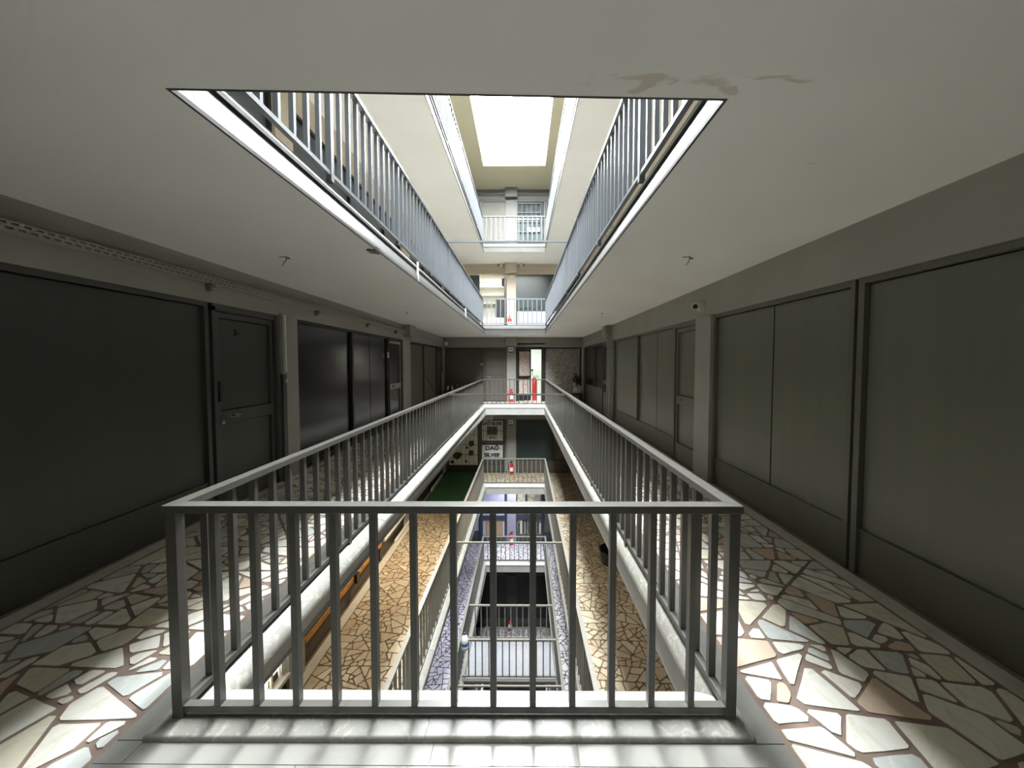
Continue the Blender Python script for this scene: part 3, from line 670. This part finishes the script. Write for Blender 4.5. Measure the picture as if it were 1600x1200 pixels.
# --- two floors up
h2 = LV[2]
for w, a0, a1, lb in (('L',-1.2,5.12,'pale shopfront two floors up, left nearest'),('L',5.51,10.41,'pale shopfront two floors up, left middle'),('L',11.1,15.7,'pale shopfront two floors up, left far'),
                  ('R',-1.2,5.09,'pale shopfront two floors up, right nearest'),('R',5.53,10.6,'pale shopfront two floors up, right middle'),('R',11.15,15.6,'pale shopfront two floors up, right far')):
    front(w, 2, a0, a1, [(a0+a1)/2], M['curtain'], M['wall_pale'], lb, mull=.05)
front('B', 2, XL+.06, -1.72, [-2.4], M['greyglass'], M['wall_pale'], 'grey glazed shopfront two floors up, far left of the back wall', mull=.05)
front('B', 2, -1.70, -.62, [], M['curtain'], M['wall_pale'], 'pale curtained window two floors up, left of the pillar', mull=.06, plinth=.1)
t = thing('window_grille', 'white barred grille over the left window two floors up', 'grille', (-1.2, YB, h2), 'white window grilles two floors up')
for i in range(5):
    bm = B(); x = -1.62+i*.235; wb(bm, 'B', x-.012, x+.012, .01, .03, h2+.1, h2+1.15); obj('bar', bm, M['grille'], t)
bm = B(); wb(bm, 'B', -1.64, -.66, .0, .02, h2+.60, h2+.64); obj('cross_rail', bm, M['rail'], t)
gu = front('B', 2, -.25, .95, [], M['greyglass'], M['wall_pale'], 'glazed shop window full of goods two floors up, right of the pillar', mull=.05, plinth=.3)
t = thing('window_grille', 'white barred grille over the right window two floors up', 'grille', (.3, YB, h2), 'white window grilles two floors up')
for i in range(6):
    bm = B(); x = -.19+i*.19; wb(bm, 'B', x-.012, x+.012, .01, .03, h2+.3, h2+2.12); obj('bar', bm, M['grille'], t)
for zz in (.55, .95, 1.36, 1.72, 2.08):
    bm = B(); wb(bm, 'B', -.19, .76, .0, .02, h2+zz, h2+zz+.03); obj('cross_rail', bm, M['grille'], t)
t = gu
for i in range(5):
    for zz, c in ((.98, 'greyglass' if i < 2 else 'teal'), (1.45, 'teal'), (2.11, 'black_pl')):
        bm = B(); x = -.17+i*.19; hh = {.98: .17, 1.45: .05, 2.11: .03}[zz]; wb(bm, 'B', x, x+.14, -.05, -.012, h2+zz, h2+zz+hh); obj('display_box', bm, M[c], t)
front('B', 2, .97, XR-.06, [], M['greyglass'], M['wall_pale'], 'grey glazed shopfront two floors up, far right of the back wall', mull=.05)

# --- one floor down
h = LV[-1]
t = thing('lit_window', 'lit barred window with a pale sill one floor down, lower left', 'window', (XL, 4.4, h))
bm = B(); wb(bm, 'L', 1.6, 5.1, -.14, -.1, h+.30, h+2.2); obj('bright_pane', bm, M['lit'], t)
bm = B(); wb(bm, 'L', 1.6, 5.12, -.1, .05, h+.25, h+.30); obj('window_sill', bm, M['border'], t)
for i in range(9):
    bm = B(); a = 5.08-i*.22; wb(bm, 'L', a-.018, a+.018, -.06, -.03, h+.30, h+2.2); obj('window_bar', bm, M['cream_pl'], t)
for i in range(5):
    bm = B(); a = 4.86-i*.44; wb(bm, 'L', a, a+.18, -.09, -.07, h+.30, h+.38+.07*(i % 2)); obj('dark_box', bm, M['black_pl'], t)
bm = B(); wb(bm, 'L', 1.6, 5.12, -.1, -.02, h, h+.25); obj('dado', bm, M['black'], t)
front('L', -1, 5.51, 8.70, [7.2], M['frameL'], M['frameL'], 'dark shopfront with an orange taped ledge one floor down on the left', plinth=.36, mull=.04, mpl=M['stick'])
bm = B(); wb(bm, 'L', 5.55, 8.66, -.004, .02, h+.37, h+.455); tag(obj('orange_tape', bm, M['orange'], None), 'stripe of orange tape along the ledge one floor down', 'tape')
bm = B(); wb(bm, 'L', 7.20, 7.32, .022, .08, h+.33, h+.50); tag(obj('black_box', bm, M['black_pl'], None), 'small black box on the orange striped ledge one floor down', 'box')
front('L', -1, 8.72, 10.41, [], M['frameL'], M['frameL'], 'dark shopfront with a white ledge one floor down, left middle', plinth=.42, mpl=M['panelL'])
front('L', -1, 11.1, 15.7, [13.2], M['frameL'], M['frameL'], 'dark shopfront beside the green carpet one floor down', plinth=.5, mpl=M['black'])
for a0, a1, z0, z1, lb in ((8.74, 10.40, .42, .49, 'bright white strip along the ledge one floor down'), (9.5, 10.9, .0, .10, 'white skirting board lit from the shop one floor down'), (13.4, 15.2, .016, .13, 'white skirting board beside the green carpet one floor down')):
    bm = B(); wb(bm, 'L', a0, a1, .03, .07, h+z0, h+z1); tag(obj('white_strip', bm, M['white'], None), lb, 'strip')
bm = B(); bx(bm, XL+.03, -1.72, 11.9, YB-.02, h, h+.012); tag(obj('carpet', bm, M['carpet'], None), 'dark green carpet on the left walkway one floor down', 'carpet')
front('R', -1, -1.2, 5.09, [1.5], M['frameL'], M['frameL'], 'dark brown shopfront one floor down, right nearest')
front('R', -1, 5.53, 10.6, [8.0], M['frameL'], M['frameL'], 'dark brown shopfront one floor down, right middle')
front('R', -1, 11.15, 15.6, [13.2], M['frameL'], M['frameL'], 'dark brown shopfront one floor down, right far')
t = thing('tub', 'black round tub against the right wall one floor down', 'tub', (2.12, 8.62, h))
bm = B(); lathe(bm, [(0,0),(.26,0),(.30,.03),(.34,.30),(.36,.31),(.33,.32),(.29,.05),(0,.04)], (2.12, 8.62, h), 28); obj('body', bm, M['black_pl'], t, smooth=True)
# back wall one floor down: signs
front('B', -1, XL+.06, -1.80, [], M['frameL'], M['frameL'], 'plinth and dark frame under the gridded display one floor down', plinth=.30, mpl=M['black'])
t = thing('display_board', 'pale gridded display board with dark ornaments one floor down', 'display board', (-2.4, YB, h))
bm = B(); wb(bm, 'B', -3.03, -1.84, .0, .02, h+.32, h+2.15); obj('board', bm, M['tile'], t)
for i in range(8):
    bm = B(); x = -3.03+i*.17; wb(bm, 'B', x-.006, x+.006, .02, .028, h+.32, h+2.15); obj('grid_wire', bm, M['ink'], t)
for i in range(4):
    bm = B(); zz = h+.75+i*.42; wb(bm, 'B', -3.03, -1.84, .028, .036, zz-.008, zz+.008); obj('grid_wire', bm, M['ink'], t)
rg = random.Random(4)
for (x, zz, r) in ((-2.10, 1.22, .11), (-2.12, .83, .12), (-2.72, .70, .14), (-2.60, .75, .10), (-2.9, .45, .07), (-2.32, .48, .05), (-2.28, 1.05, .05)):
    bm = B(); bmesh.ops.create_icosphere(bm, subdivisions=2, radius=r, matrix=Matrix.Translation((x, YB-.07, h+zz)))
    for v in bm.verts:
        v.co.y = YB-.06+(v.co.y-YB+.07)*.35; v.co.x += rg.uniform(-.3, .3)*r; v.co.z += rg.uniform(-.25, .25)*r
    obj('ornament', bm, M['leaf'], t)
def text(s, size, x, z, y, m, parent, name='lettering', bold=.0, sx=1.0):
    cu = bpy.data.curves.new(name, 'FONT'); cu.body = s; cu.size = size; cu.align_x = 'CENTER'; cu.align_y = 'CENTER'; cu.extrude = .002; cu.offset = bold
    o = bpy.data.objects.new(name, cu); COL.objects.link(o)
    dg = bpy.context.evaluated_depsgraph_get(); me = bpy.data.meshes.new_from_object(o.evaluated_get(dg)); bpy.data.objects.remove(o)
    R = Matrix.Rotation(math.radians(90), 4, 'X') @ Matrix.Diagonal((sx, 1, 1, 1))
    me.transform(R); me.materials.clear(); me.materials.append(m)
    q = bpy.data.objects.new(name, me); COL.objects.link(q); q.parent = parent; q.location = Vector((x, y, z))-Vector(parent['_loc'])
    return q
d = door('B', -1, -1.80, -.72, M['frameL'], M['frameL'], M['frameL'], label='dark door carrying two pale silver shop signs one floor down', lock=(1.22, 1.36))
t = thing('shop_sign', 'upper pale sign with a dark portrait square on the door one floor down', 'sign', (-1.24, YB, h+1.8))
bm = B(); wb(bm, 'B', -1.66, -.80, .0, .02, h+1.34, h+2.17); obj('board', bm, M['tile'], t)
text('DA\u011e SILVER', .17, -1.24, h+2.05, YB-.022, M['ink'], t, bold=.007, sx=.9)
bm = B(); wb(bm, 'B', -1.44, -1.04, .02, .03, h+1.58, h+1.93); obj('portrait', bm, M['photo'], t)
bm = B(); bmesh.ops.create_icosphere(bm, subdivisions=2, radius=.07, matrix=Matrix.Translation((-1.24, YB-.03, h+1.81))); 
for v in bm.verts: v.co.y = YB-.031+(v.co.y-YB+.03)*.05
obj('portrait_figure', bm, M['cardb'], t)
text('NO:2', .13, -1.22, h+1.46, YB-.022, M['ink'], t, bold=.003)
for i in range(6):
    bm = B(); x = -1.60+i*.145; wb(bm, 'B', x-.005, x+.005, .034, .044, h+1.34, h+2.17); obj('grid_wire', bm, M['ink'], t)
bm = B(); wb(bm, 'B', -1.66, -.80, .034, .044, h+1.75, h+1.765); obj('grid_wire', bm, M['ink'], t)
t = thing('shop_sign', 'lower pale sign with two rows of dark capitals behind the railing one floor down', 'sign', (-1.24, YB, h+.6))
bm = B(); wb(bm, 'B', -1.67, -.80, .0, .02, h+.62, h+1.15); obj('board', bm, M['tile'], t)
text('DA\u011e', .23, -1.24, h+1.02, YB-.022, M['navy'], t, bold=.012, sx=1.15)
text('SILVER', .20, -1.24, h+.73, YB-.022, M['navy'], t, bold=.012, sx=1.15)
t = thing('notice', 'small pale notice above the portrait sign one floor down', 'notice', (-1.4, YB, h+2.3))
bm = B(); wb(bm, 'B', -1.66, -1.20, .0, .015, h+2.20, h+2.40); obj('paper', bm, M['tile'], t)
for zz in (2.27, 2.33):
    bm = B(); wb(bm, 'B', -1.55, -1.3, .015, .018, h+zz, h+zz+.012); obj('print_line', bm, M['tin'], t)
front('B', -1, -.25, XR-.06, [1.35], [M['teal'], M['brown2']], M['frameL'], 'dark glass shopfront with faint reflections one floor down', plinth=.5, mull=.05, mpl=M['brown2'])

# --- two floors down
h = LV[-2]
for w, a0, a1, lb in (('L',-1.2,5.12,'violet grey shopfront two floors down, left nearest'),('L',5.51,10.41,'violet grey shopfront two floors down, left middle'),('L',11.1,15.7,'violet grey shopfront two floors down, left far'),
                  ('R',-1.2,5.09,'violet grey shopfront two floors down, right nearest'),('R',5.53,10.6,'violet grey shopfront two floors down, right middle'),('R',11.15,15.6,'violet grey shopfront two floors down, right far')):
    front(w, -2, a0, a1, [(a0+a1)/2], M['slate'], M['wall_violet'], lb)
front('B', -2, XL+.06, -1.78, [], M['violetboard'], M['slate'], 'violet white glazed panel two floors down, far left', plinth=.45)
door('B', -2, -1.76, -.62, M['violetboard'], M['slate'], M['slate'], label='shop door with a tan card in its lower half two floors down', lock=(.92, 1.12), kick=.28)
bm = B(); wb(bm, 'B', -1.52, -.80, -.04, -.02, h+.30, h+.88); tag(obj('tan_card', bm, M['tanboard'], None), 'tan card filling the lower door panel two floors down', 'card')
gd = front('B', -2, -.25, .85, [.17], M['yellow'], M['slate'], 'shop window with yellowed goods two floors down, right of the pillar', plinth=.30, mull=.05)
bm = B(); wb(bm, 'B', -.22, .82, -.02, .0, h+.98, h+1.2); obj('cross_rail', bm, M['slate'], gd)
t = gd
for i in range(10):
    bm = B(); x = -.16+i*.095+(.04 if i > 3 else 0); hh = .45+.1*((i*7) % 3); wb(bm, 'B', x, x+.06, -.05, -.03, h+.36, h+.36+hh); obj('goods_strip', bm, M['tile' if i % 2 else 'greyglass'], t)
front('B', -2, .87, XR-.06, [], M['wall_pale'], M['slate'], 'grey pleated shutter two floors down, far right', plinth=.4)

# --- three floors down and the foot of the well: dark bays
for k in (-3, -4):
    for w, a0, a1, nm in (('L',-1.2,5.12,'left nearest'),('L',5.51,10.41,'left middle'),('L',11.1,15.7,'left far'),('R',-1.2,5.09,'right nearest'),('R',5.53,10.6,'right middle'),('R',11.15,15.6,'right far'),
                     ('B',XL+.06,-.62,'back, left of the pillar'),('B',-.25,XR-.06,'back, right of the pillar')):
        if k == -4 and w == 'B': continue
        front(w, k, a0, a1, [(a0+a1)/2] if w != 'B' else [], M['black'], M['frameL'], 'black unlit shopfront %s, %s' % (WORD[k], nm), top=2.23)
h = LV[-4]
bm = B(); bx(bm, -.62, XR-.06, 11.2, 11.3, h, h+2.4); tag(obj('grey_partition', bm, M['conc'], None), 'smooth light grey partition at the foot of the well under the bridge', 'partition')
for x in (.55, .66):
    bm = B(); bx(bm, x, x+.03, 11.15, 11.2, h, h+2.4); tag(obj('partition_post', bm, M['wall_pale'], None), 'slim pale post on the grey partition at the foot of the well, %s' % ('left one' if x < .6 else 'right one'), 'post')
for x in (-1.25, -.98):
    bm = B(); bx(bm, x, x+.05, 11.15, 11.2, h, h+2.4); tag(obj('door_post', bm, M['wall_pale'], None), 'pale upright post in the dark at the foot of the well, %s' % ('left one' if x < -1.1 else 'right one'), 'post')
t = thing('warning_sign', 'coral triangular sign at the foot of the well beneath the bridge', 'sign', (-.75, 11.1, h+2))
bm = B(); v = [bm.verts.new(p) for p in ((-.92,11.1,h+2.2),(-.62,11.1,h+2.2),(-.77,11.1,h+1.8),(-.92,11.12,h+2.2),(-.62,11.12,h+2.2),(-.77,11.12,h+1.8))]
bm.faces.new(v[:3]); bm.faces.new(v[3:][::-1])
for a, b in ((0,1),(1,2),(2,0)): bm.faces.new((v[a], v[b], v[b+3], v[a+3]))
obj('board', bm, M['coral'], t)

# ------------------------------------------------------------------ cable tray with slots on the left beam
t = thing('cable_tray', 'long perforated pale cable tray running along the left beam', 'cable tray', (XL, 5, 2.42))
for i, (za, zb) in enumerate(((2.42, 2.432), (2.448, 2.462), (2.478, 2.492))):
    bm = B(); wb(bm, 'L', YN, 10.6, .055, .06, za, zb); obj('tray_strip', bm, M['tray'], t)
bm = B(); wb(bm, 'L', YN, 10.6, .0, .06, 2.488, 2.492); wb(bm, 'L', YN, 10.6, 0, .06, 2.418, 2.422); obj('tray_flange', bm, M['tray'], t)
bm = B()
y = 1.0; i = 0
while y < 10.55:
    wb(bm, 'L', y, y+.022, .055, .06, 2.432, 2.448); wb(bm, 'L', y+.03, y+.052, .055, .06, 2.462, 2.478); y += .062
o = obj('tray_bridges', bm, M['tray'], t); o['kind'] = 'stuff'
bm = B(); wb(bm, 'L', YN, 10.6, .0, .05, 2.43, 2.48); obj('tray_cables', bm, M['tin'], t)
for y in (1.9, 3.95, 6.02, 8.0, 9.8):
    bm = B(); wb(bm, 'L', y, y+.05, 0, .075, 2.375, 2.418); wb(bm, 'L', y+.01, y+.04, 0, .05, 2.34, 2.38); obj('bracket', bm, M['tin'], t)
# conduits on the right
t = thing('conduit_pair', 'pair of pale vertical conduits on the right pillar beyond the shopfronts', 'conduit', (XR-.05, 10.9, 0))
for y in (10.72, 11.02):
    bm = B(); tube(bm, (XR-.06, y, 0), (XR-.06, y, 2.32), .022, 10); obj('pipe', bm, M['tray'], t, smooth=True)
for z in (.6, 1.3, 2.0):
    bm = B(); bx(bm, XR-.065, XR-.03, 10.68, 11.06, z, z+.025); obj('clamp', bm, M['tin'], t)
bm = B(); path(bm, [(XR-.19,10.75,2.62),(XR-.20,10.72,2.48),(XR-.12,10.70,2.42),(XR-.07,10.72,2.31)], .012); path(bm, [(XR-.17,10.72,2.60),(XR-.13,10.70,2.5),(XR-.19,10.73,2.38),(XR-.06,11.0,2.31)], .009)
obj('cable_loop', bm, M['tin'], t, smooth=True)

# ------------------------------------------------------------------ security cameras
def bullet(x, y, z, wx, label, s=1.0, face=(0, -1, -.05)):
    t = thing('security_camera', label, 'camera', (x, y, z), 'security cameras')
    f = Vector(face).normalized(); c = Vector((x, y, z))
    bm = B(); bx(bm, x+(.055*s if wx > 0 else -.125*s), x+(.125*s if wx > 0 else -.055*s), y-.02, y+.08*s, z-.055*s, z+.075*s); obj('mount_box', bm, M['cream_pl'], t, bevel=.008)
    bm = B(); tube(bm, c-f*.10*s, c+f*.03*s, .048*s, 20); obj('body', bm, M['white'], t, smooth=True)
    bm = B(); tube(bm, c+f*.031*s, c+f*.036*s, .034*s, 20); obj('lens', bm, M['black_pl'], t, smooth=True)
    bm = B(); tube(bm, c-f*.04*s, Vector((x+wx*.07*s, y+.03, z)), .016*s, 10); obj('arm', bm, M['cream_pl'], t, smooth=True)
bullet(XR-.115, 5.36, 2.375, 1, 'white bullet camera with black lens on the near right pillar', 1.0, (-.42, -.9, -.1))
bullet(-.93, YB-.16, h1+2.56, 1, 'small white camera left of the capital one floor up', 1.1, (-.5, -1, -.2))
bullet(.05, YB-.16, h1+2.56, -1, 'small white camera right of the capital one floor up', 1.1, (.5, -1, -.2))
t = thing('dome_camera', 'small white dome camera in the far left ceiling corner', 'camera', (XL+.12, 15.6, 2.4), 'security cameras')
bm = B(); bmesh.ops.create_uvsphere(bm, u_segments=16, v_segments=10, radius=.08, matrix=Matrix.Translation((-3.08, 15.62, 2.38))); obj('dome', bm, M['white'], t, smooth=True)
bm = B(); tube(bm, (-3.2, 15.72, 2.42), (-3.08, 15.62, 2.40), .05, 12); obj('base', bm, M['cream_pl'], t, smooth=True)

# lamps and boxes on the far pillars
def pillar_lamp(k, z0, label, m=M['white']):
    z = LV[k]; t = thing('emergency_light', label, 'light box', (-.455, YB-.05, z+z0), 'light boxes on the far pillars')
    bm = B(); wb(bm, 'B', -.54, -.37, .03, .10, z+z0, z+z0+.18); obj('housing', bm, m, t, bevel=.012)
    bm = B(); tube(bm, (-.455, YB-.10, z+z0+.09), (-.455, YB-.112, z+z0+.09), .035, 14); obj('lens', bm, M['tin'], t)
    bm = B(); wb(bm, 'B', -.54, -.37, .03, .09, z+z0-.045, z+z0-.004); obj('dark_base', bm, M['black_pl'], t)
pillar_lamp(0, 2.06, 'white light box with round lens on the far pillar of the near floor')
pillar_lamp(-1, 2.03, 'white light box on the far pillar one floor down')
bm = B(); wb(bm, 'B', -.50, -.33, .03, .05, h1+2.06, h1+2.18); tag(obj('notice_plate', bm, M['cream_pl'], None, bevel=.006), 'small cream plate under the capital one floor up', 'plate')

# ------------------------------------------------------------------ fire extinguishers
def extinguisher(k, x, label):
    z = LV[k]; y = YB-.20; t = thing('fire_extinguisher', label, 'fire extinguisher', (x, y, z), 'fire extinguishers at the far pillars')
    bm = B(); lathe(bm, [(0,.0),(.075,.0),(.085,.015),(.085,.36),(.07,.41),(.035,.43),(.03,.44),(0,.44)], (x, y, z), 20); obj('cylinder', bm, M['red'], t, smooth=True)
    bm = B(); lathe(bm, [(.0855,.12),(.0875,.12),(.0875,.28),(.0855,.28)], (x, y, z), 20); obj('label_band', bm, M['white'], t, smooth=True)
    bm = B(); tube(bm, (x, y, z+.44), (x, y, z+.49), .02, 10); bx(bm, x-.05, x+.07, y-.012, y+.012, z+.49, z+.505); bx(bm, x-.03, x+.07, y-.012, y+.012, z+.52, z+.532); obj('valve', bm, M['black_pl'], t)
    bm = B(); path(bm, [(x-.02,y,z+.47),(x-.09,y-.02,z+.46),(x-.125,y-.03,z+.38),(x-.12,y-.03,z+.16)], .013, 8); obj('hose', bm, M['red'] if k == 0 else M['black_pl'], t, smooth=True)
extinguisher(1, -.50, 'red fire extinguisher at the pillar foot one floor up')
extinguisher(0, -.44, 'red extinguisher with white band at the far pillar of the near floor')
extinguisher(-1, -.44, 'red extinguisher beside the shop signs one floor down')
extinguisher(-2, -.44, 'red extinguisher in front of the violet pillar two floors down')
extinguisher(-3, -.50, 'red extinguisher in the dark beyond the bridge railing')

# ------------------------------------------------------------------ small things on the near floor
t = thing('broom', 'dark stick broom leaning on the brown left boards', 'broom', (-2.97, 14.0, 0))
bm = B(); tube(bm, (-3.225, 13.0, 1.10), (-2.98, 13.95, .10), .014, 8); obj('handle', bm, M['stick'], t, smooth=True)
bm = B(); hexa(bm, [(-3.12,13.88,0),(-2.84,13.93,0),(-2.84,14.02,0),(-3.12,13.97,0)], [(-3.03,13.88,.12),(-2.92,13.92,.12),(-2.92,13.98,.12),(-3.03,13.94,.12)]); obj('brush', bm, M['black_pl'], t)
t = thing('crate', 'speckled grey crate in the far left corner', 'crate', (-2.95, 15.45, 0))
bm = B(); bx(bm, -3.12, -2.78, 15.25, 15.65, 0, .48); obj('body', bm, M['cardb'], t, bevel=.01)
bm = B(); bx(bm, -3.13, -2.77, 15.24, 15.66, .48, .50); obj('rim', bm, M['stick'], t)
for n, (x, rz, lb) in enumerate(((-3.0, .2, 'left tilted white bottle on the grey crate'), (-2.80, -.1, 'right upright white bottle at the edge of the grey crate'))):
    t = thing('bottle', lb, 'bottle', (x, 15.4, .5), 'bottles on the corner crate')
    bm = B(); lathe(bm, [(0,0),(.035,0),(.04,.01),(.04,.12),(.018,.16),(.016,.18),(0,.18)], (0, 0, 0), 14); bm.transform(Matrix.Translation((x, 15.4, .505)) @ Matrix.Rotation(rz, 4, 'Y')); obj('body', bm, M['white'], t, smooth=True)
    bm = B(); lathe(bm, [(.018,.18),(.02,.18),(.02,.205),(0,.205)], (0, 0, 0), 12); bm.transform(Matrix.Translation((x, 15.4, .505)) @ Matrix.Rotation(rz, 4, 'Y')); obj('cap', bm, M['tin'], t)
t = thing('low_table', 'low dark table behind the railing in the far left corner', 'table', (-2.35, 15.4, 0))
bm = B(); bx(bm, -2.72, -1.95, 15.15, 15.65, .60, .64); obj('tabletop', bm, M['stick'], t)
for x in (-2.69, -2.01):
    for y in (15.18, 15.58):
        bm = B(); bx(bm, x, x+.04, y, y+.04, 0, .60); obj('leg', bm, M['stick'], t)
for i in range(4):
    t = thing('cup', ['first dull cup from the left on the low corner table', 'second dull cup from the left on the low corner table', 'third dull cup from the left on the low corner table', 'rightmost dull cup on the low corner table'][i], 'cup', (-2.6+i*.16, 15.4, .64), 'cups on the low corner table')
    bm = B(); lathe(bm, [(0,0),(.03,0),(.042,.085),(.038,.085),(.026,.01),(0,.01)], (-2.6+i*.16, 15.4, .641), 14); obj('body', bm, M['tray'], t, smooth=True)
t = thing('stool', 'black stool in the far right corner under a white bundle', 'stool', (2.2, 15.3, 0))
bm = B(); bx(bm, 2.02, 2.42, 15.1, 15.5, .34, .38); obj('seat', bm, M['black_pl'], t, bevel=.01)
for x in (2.04, 2.37):
    for y in (15.12, 15.45):
        bm = B(); bx(bm, x, x+.03, y, y+.03, 0, .34); obj('leg', bm, M['black_pl'], t)
t = thing('cloth_bundle', 'off white tied cloth bundle on the corner stool', 'bundle', (2.2, 15.28, .38))
bm = B(); bmesh.ops.create_icosphere(bm, subdivisions=3, radius=.19, matrix=Matrix.Translation((2.22, 15.28, .53)))
rg = random.Random(5)
for v in bm.verts:
    n = math.sin(v.co.x*31)*math.cos(v.co.z*27)*.02+rg.uniform(-.008, .008); v.co += (v.co-Vector((2.22, 15.28, .53))).normalized()*n; v.co.z = max(v.co.z, .385)
obj('body', bm, M['cloth'], t, smooth=True)
bm = B(); bmesh.ops.create_icosphere(bm, subdivisions=2, radius=.075, matrix=Matrix.Translation((2.10, 15.22, .755)))
for v in bm.verts: v.co += Vector((rg.uniform(-.012, .012), rg.uniform(-.012, .012), rg.uniform(-.012, .012)))
obj('knot', bm, M['cloth'], t, smooth=True)
t = thing('black_bag', 'black rounded bag hung on the floral shopfront above the bundle', 'bag', (2.22, 15.66, .75))
bm = B(); bmesh.ops.create_icosphere(bm, subdivisions=3, radius=.15, matrix=Matrix.Translation((2.22, YB-.075, .86)) @ Matrix.Diagonal((1, .6, 1.1, 1))); obj('body', bm, M['black_pl'], t, smooth=True)
bm = B(); path(bm, [(2.18,15.80,.98),(2.20,15.835,1.14),(2.24,15.835,1.14),(2.26,15.80,.98)], .01); obj('strap', bm, M['black_pl'], t)

# big water bottle tied to the railing two floors down
bx_, by_, bz_ = -1.325, 8.62, -5.02
t = thing('water_bottle', 'large clear water bottle with blue label tied to the bridge railing corner', 'bottle', (bx_, by_, bz_))
bm = B(); lathe(bm, [(0,0),(.075,0),(.085,.015),(.085,.10),(.08,.11),(.085,.12),(.085,.22),(.06,.30),(.028,.34),(.025,.36),(0,.36)], (bx_, by_, bz_), 20); obj('body', bm, M['white'], t, smooth=True)
bm = B(); lathe(bm, [(.0865,.10),(.088,.10),(.088,.165),(.0865,.165)], (bx_, by_, bz_), 20); obj('label_band', bm, M['blue'], t, smooth=True)
bm = B(); lathe(bm, [(.028,.36),(.032,.36),(.032,.385),(0,.385)], (bx_, by_, bz_), 14); obj('cap', bm, M['navy'], t)
bm = B(); path(bm, [(bx_-.03,by_,bz_+.33),(bx_-.12,by_,bz_+.1)], .006); obj('tie_cord', bm, M['navy'], t)

# ceiling hooks
for x, y, big, lb in ((-2.32, 3.81, 1, 'small bent wire hook in the ceiling, near left'), (1.65, 3.84, 1, 'small bent wire hook in the ceiling, near right'), (-2.37, 7.94, .8, 'small wire hook in the ceiling, farther left'), (1.69, 8.17, .8, 'small wire hook in the ceiling, farther right')):
    t = thing('ceiling_hook', lb, 'hook', (x, y, 2.65), 'wire hooks in the near ceiling')
    bm = B(); path(bm, [(x,y,2.655),(x,y,2.61),(x-.02*big,y-.01,2.58),(x-.035*big,y,2.56)], .004*big, 6); obj('wire', bm, M['tin'], t)
    bm = B(); path(bm, [(x,y,2.63),(x+.035*big,y,2.625)], .006*big, 6); path(bm, [(x-.07*big,y,2.64),(x,y,2.64)], .003*big, 6); obj('prong', bm, M['black_pl'], t)
t = thing('fascia_hook', 'dark broken bracket on the upper left edge of the opening', 'bracket', (-1.37, 3.62, 2.66))
bm = B(); hexa(bm, [(-1.43,3.55,2.630),(-1.36,3.60,2.630),(-1.36,3.70,2.630),(-1.43,3.66,2.630)], [(-1.42,3.58,2.655),(-1.35,3.58,2.675),(-1.35,3.68,2.675),(-1.42,3.64,2.655)]); obj('plate', bm, M['tin'], t)
# capping sleeves on the ledge joints
for y, lb in ((5.05, 'joint sleeve on the upper left fascia, nearer one'), (9.3, 'joint sleeve on the upper left fascia, farther one')):
    bm = B(); bx(bm, -1.372, -1.347, y, y+.012, 2.66, LV[1]-.06); tag(obj('joint_sleeve', bm, M['white'], None), lb, 'sleeve')

# ------------------------------------------------------------------ lamps on the lower floors (ceiling fittings hidden under the slabs)
def fitting(x, y, k, e, col, label, size=.5):
    z = CE[k]; t = thing('ceiling_lamp', label, 'lamp', (x, y, z), 'ceiling lamps of the lower floors')
    bm = B(); bx(bm, x-.1, x+.1, y-.35, y+.35, z-.05, z); obj('housing', bm, M['white'], t, bevel=.006)
    bm = B(); bx(bm, x-.08, x+.08, y-.33, y+.33, z-.062, z-.052); obj('diffuser', bm, M['tube'], t)
    l = bpy.data.lights.new('lamp_light', 'AREA'); l.shape = 'RECTANGLE'; l.size = .16; l.size_y = .66; l.energy = e; l.color = col
    o = bpy.data.objects.new('lamp_light', l); COL.objects.link(o); o.location = (x, y, z-.07)
fitting(-2.4, 8.6, -1, 19, (1, .80, .56), 'warm ceiling lamp over the left walkway one floor down')
fitting(1.9, 6.6, -1, 2, (1, .88, .74), 'warm ceiling lamp over the right walkway one floor down')
fitting(-2.4, 10.5, -2, 11, (.84, .85, 1), 'cool ceiling lamp over the left walkway two floors down')
fitting(-.3, 15.1, -2, 8, (.84, .85, 1), 'cool ceiling lamp by the far pillar two floors down')

for o in list(COL.objects):
    for key in ('_loc', '_abs'):
        if key in o: del o[key]
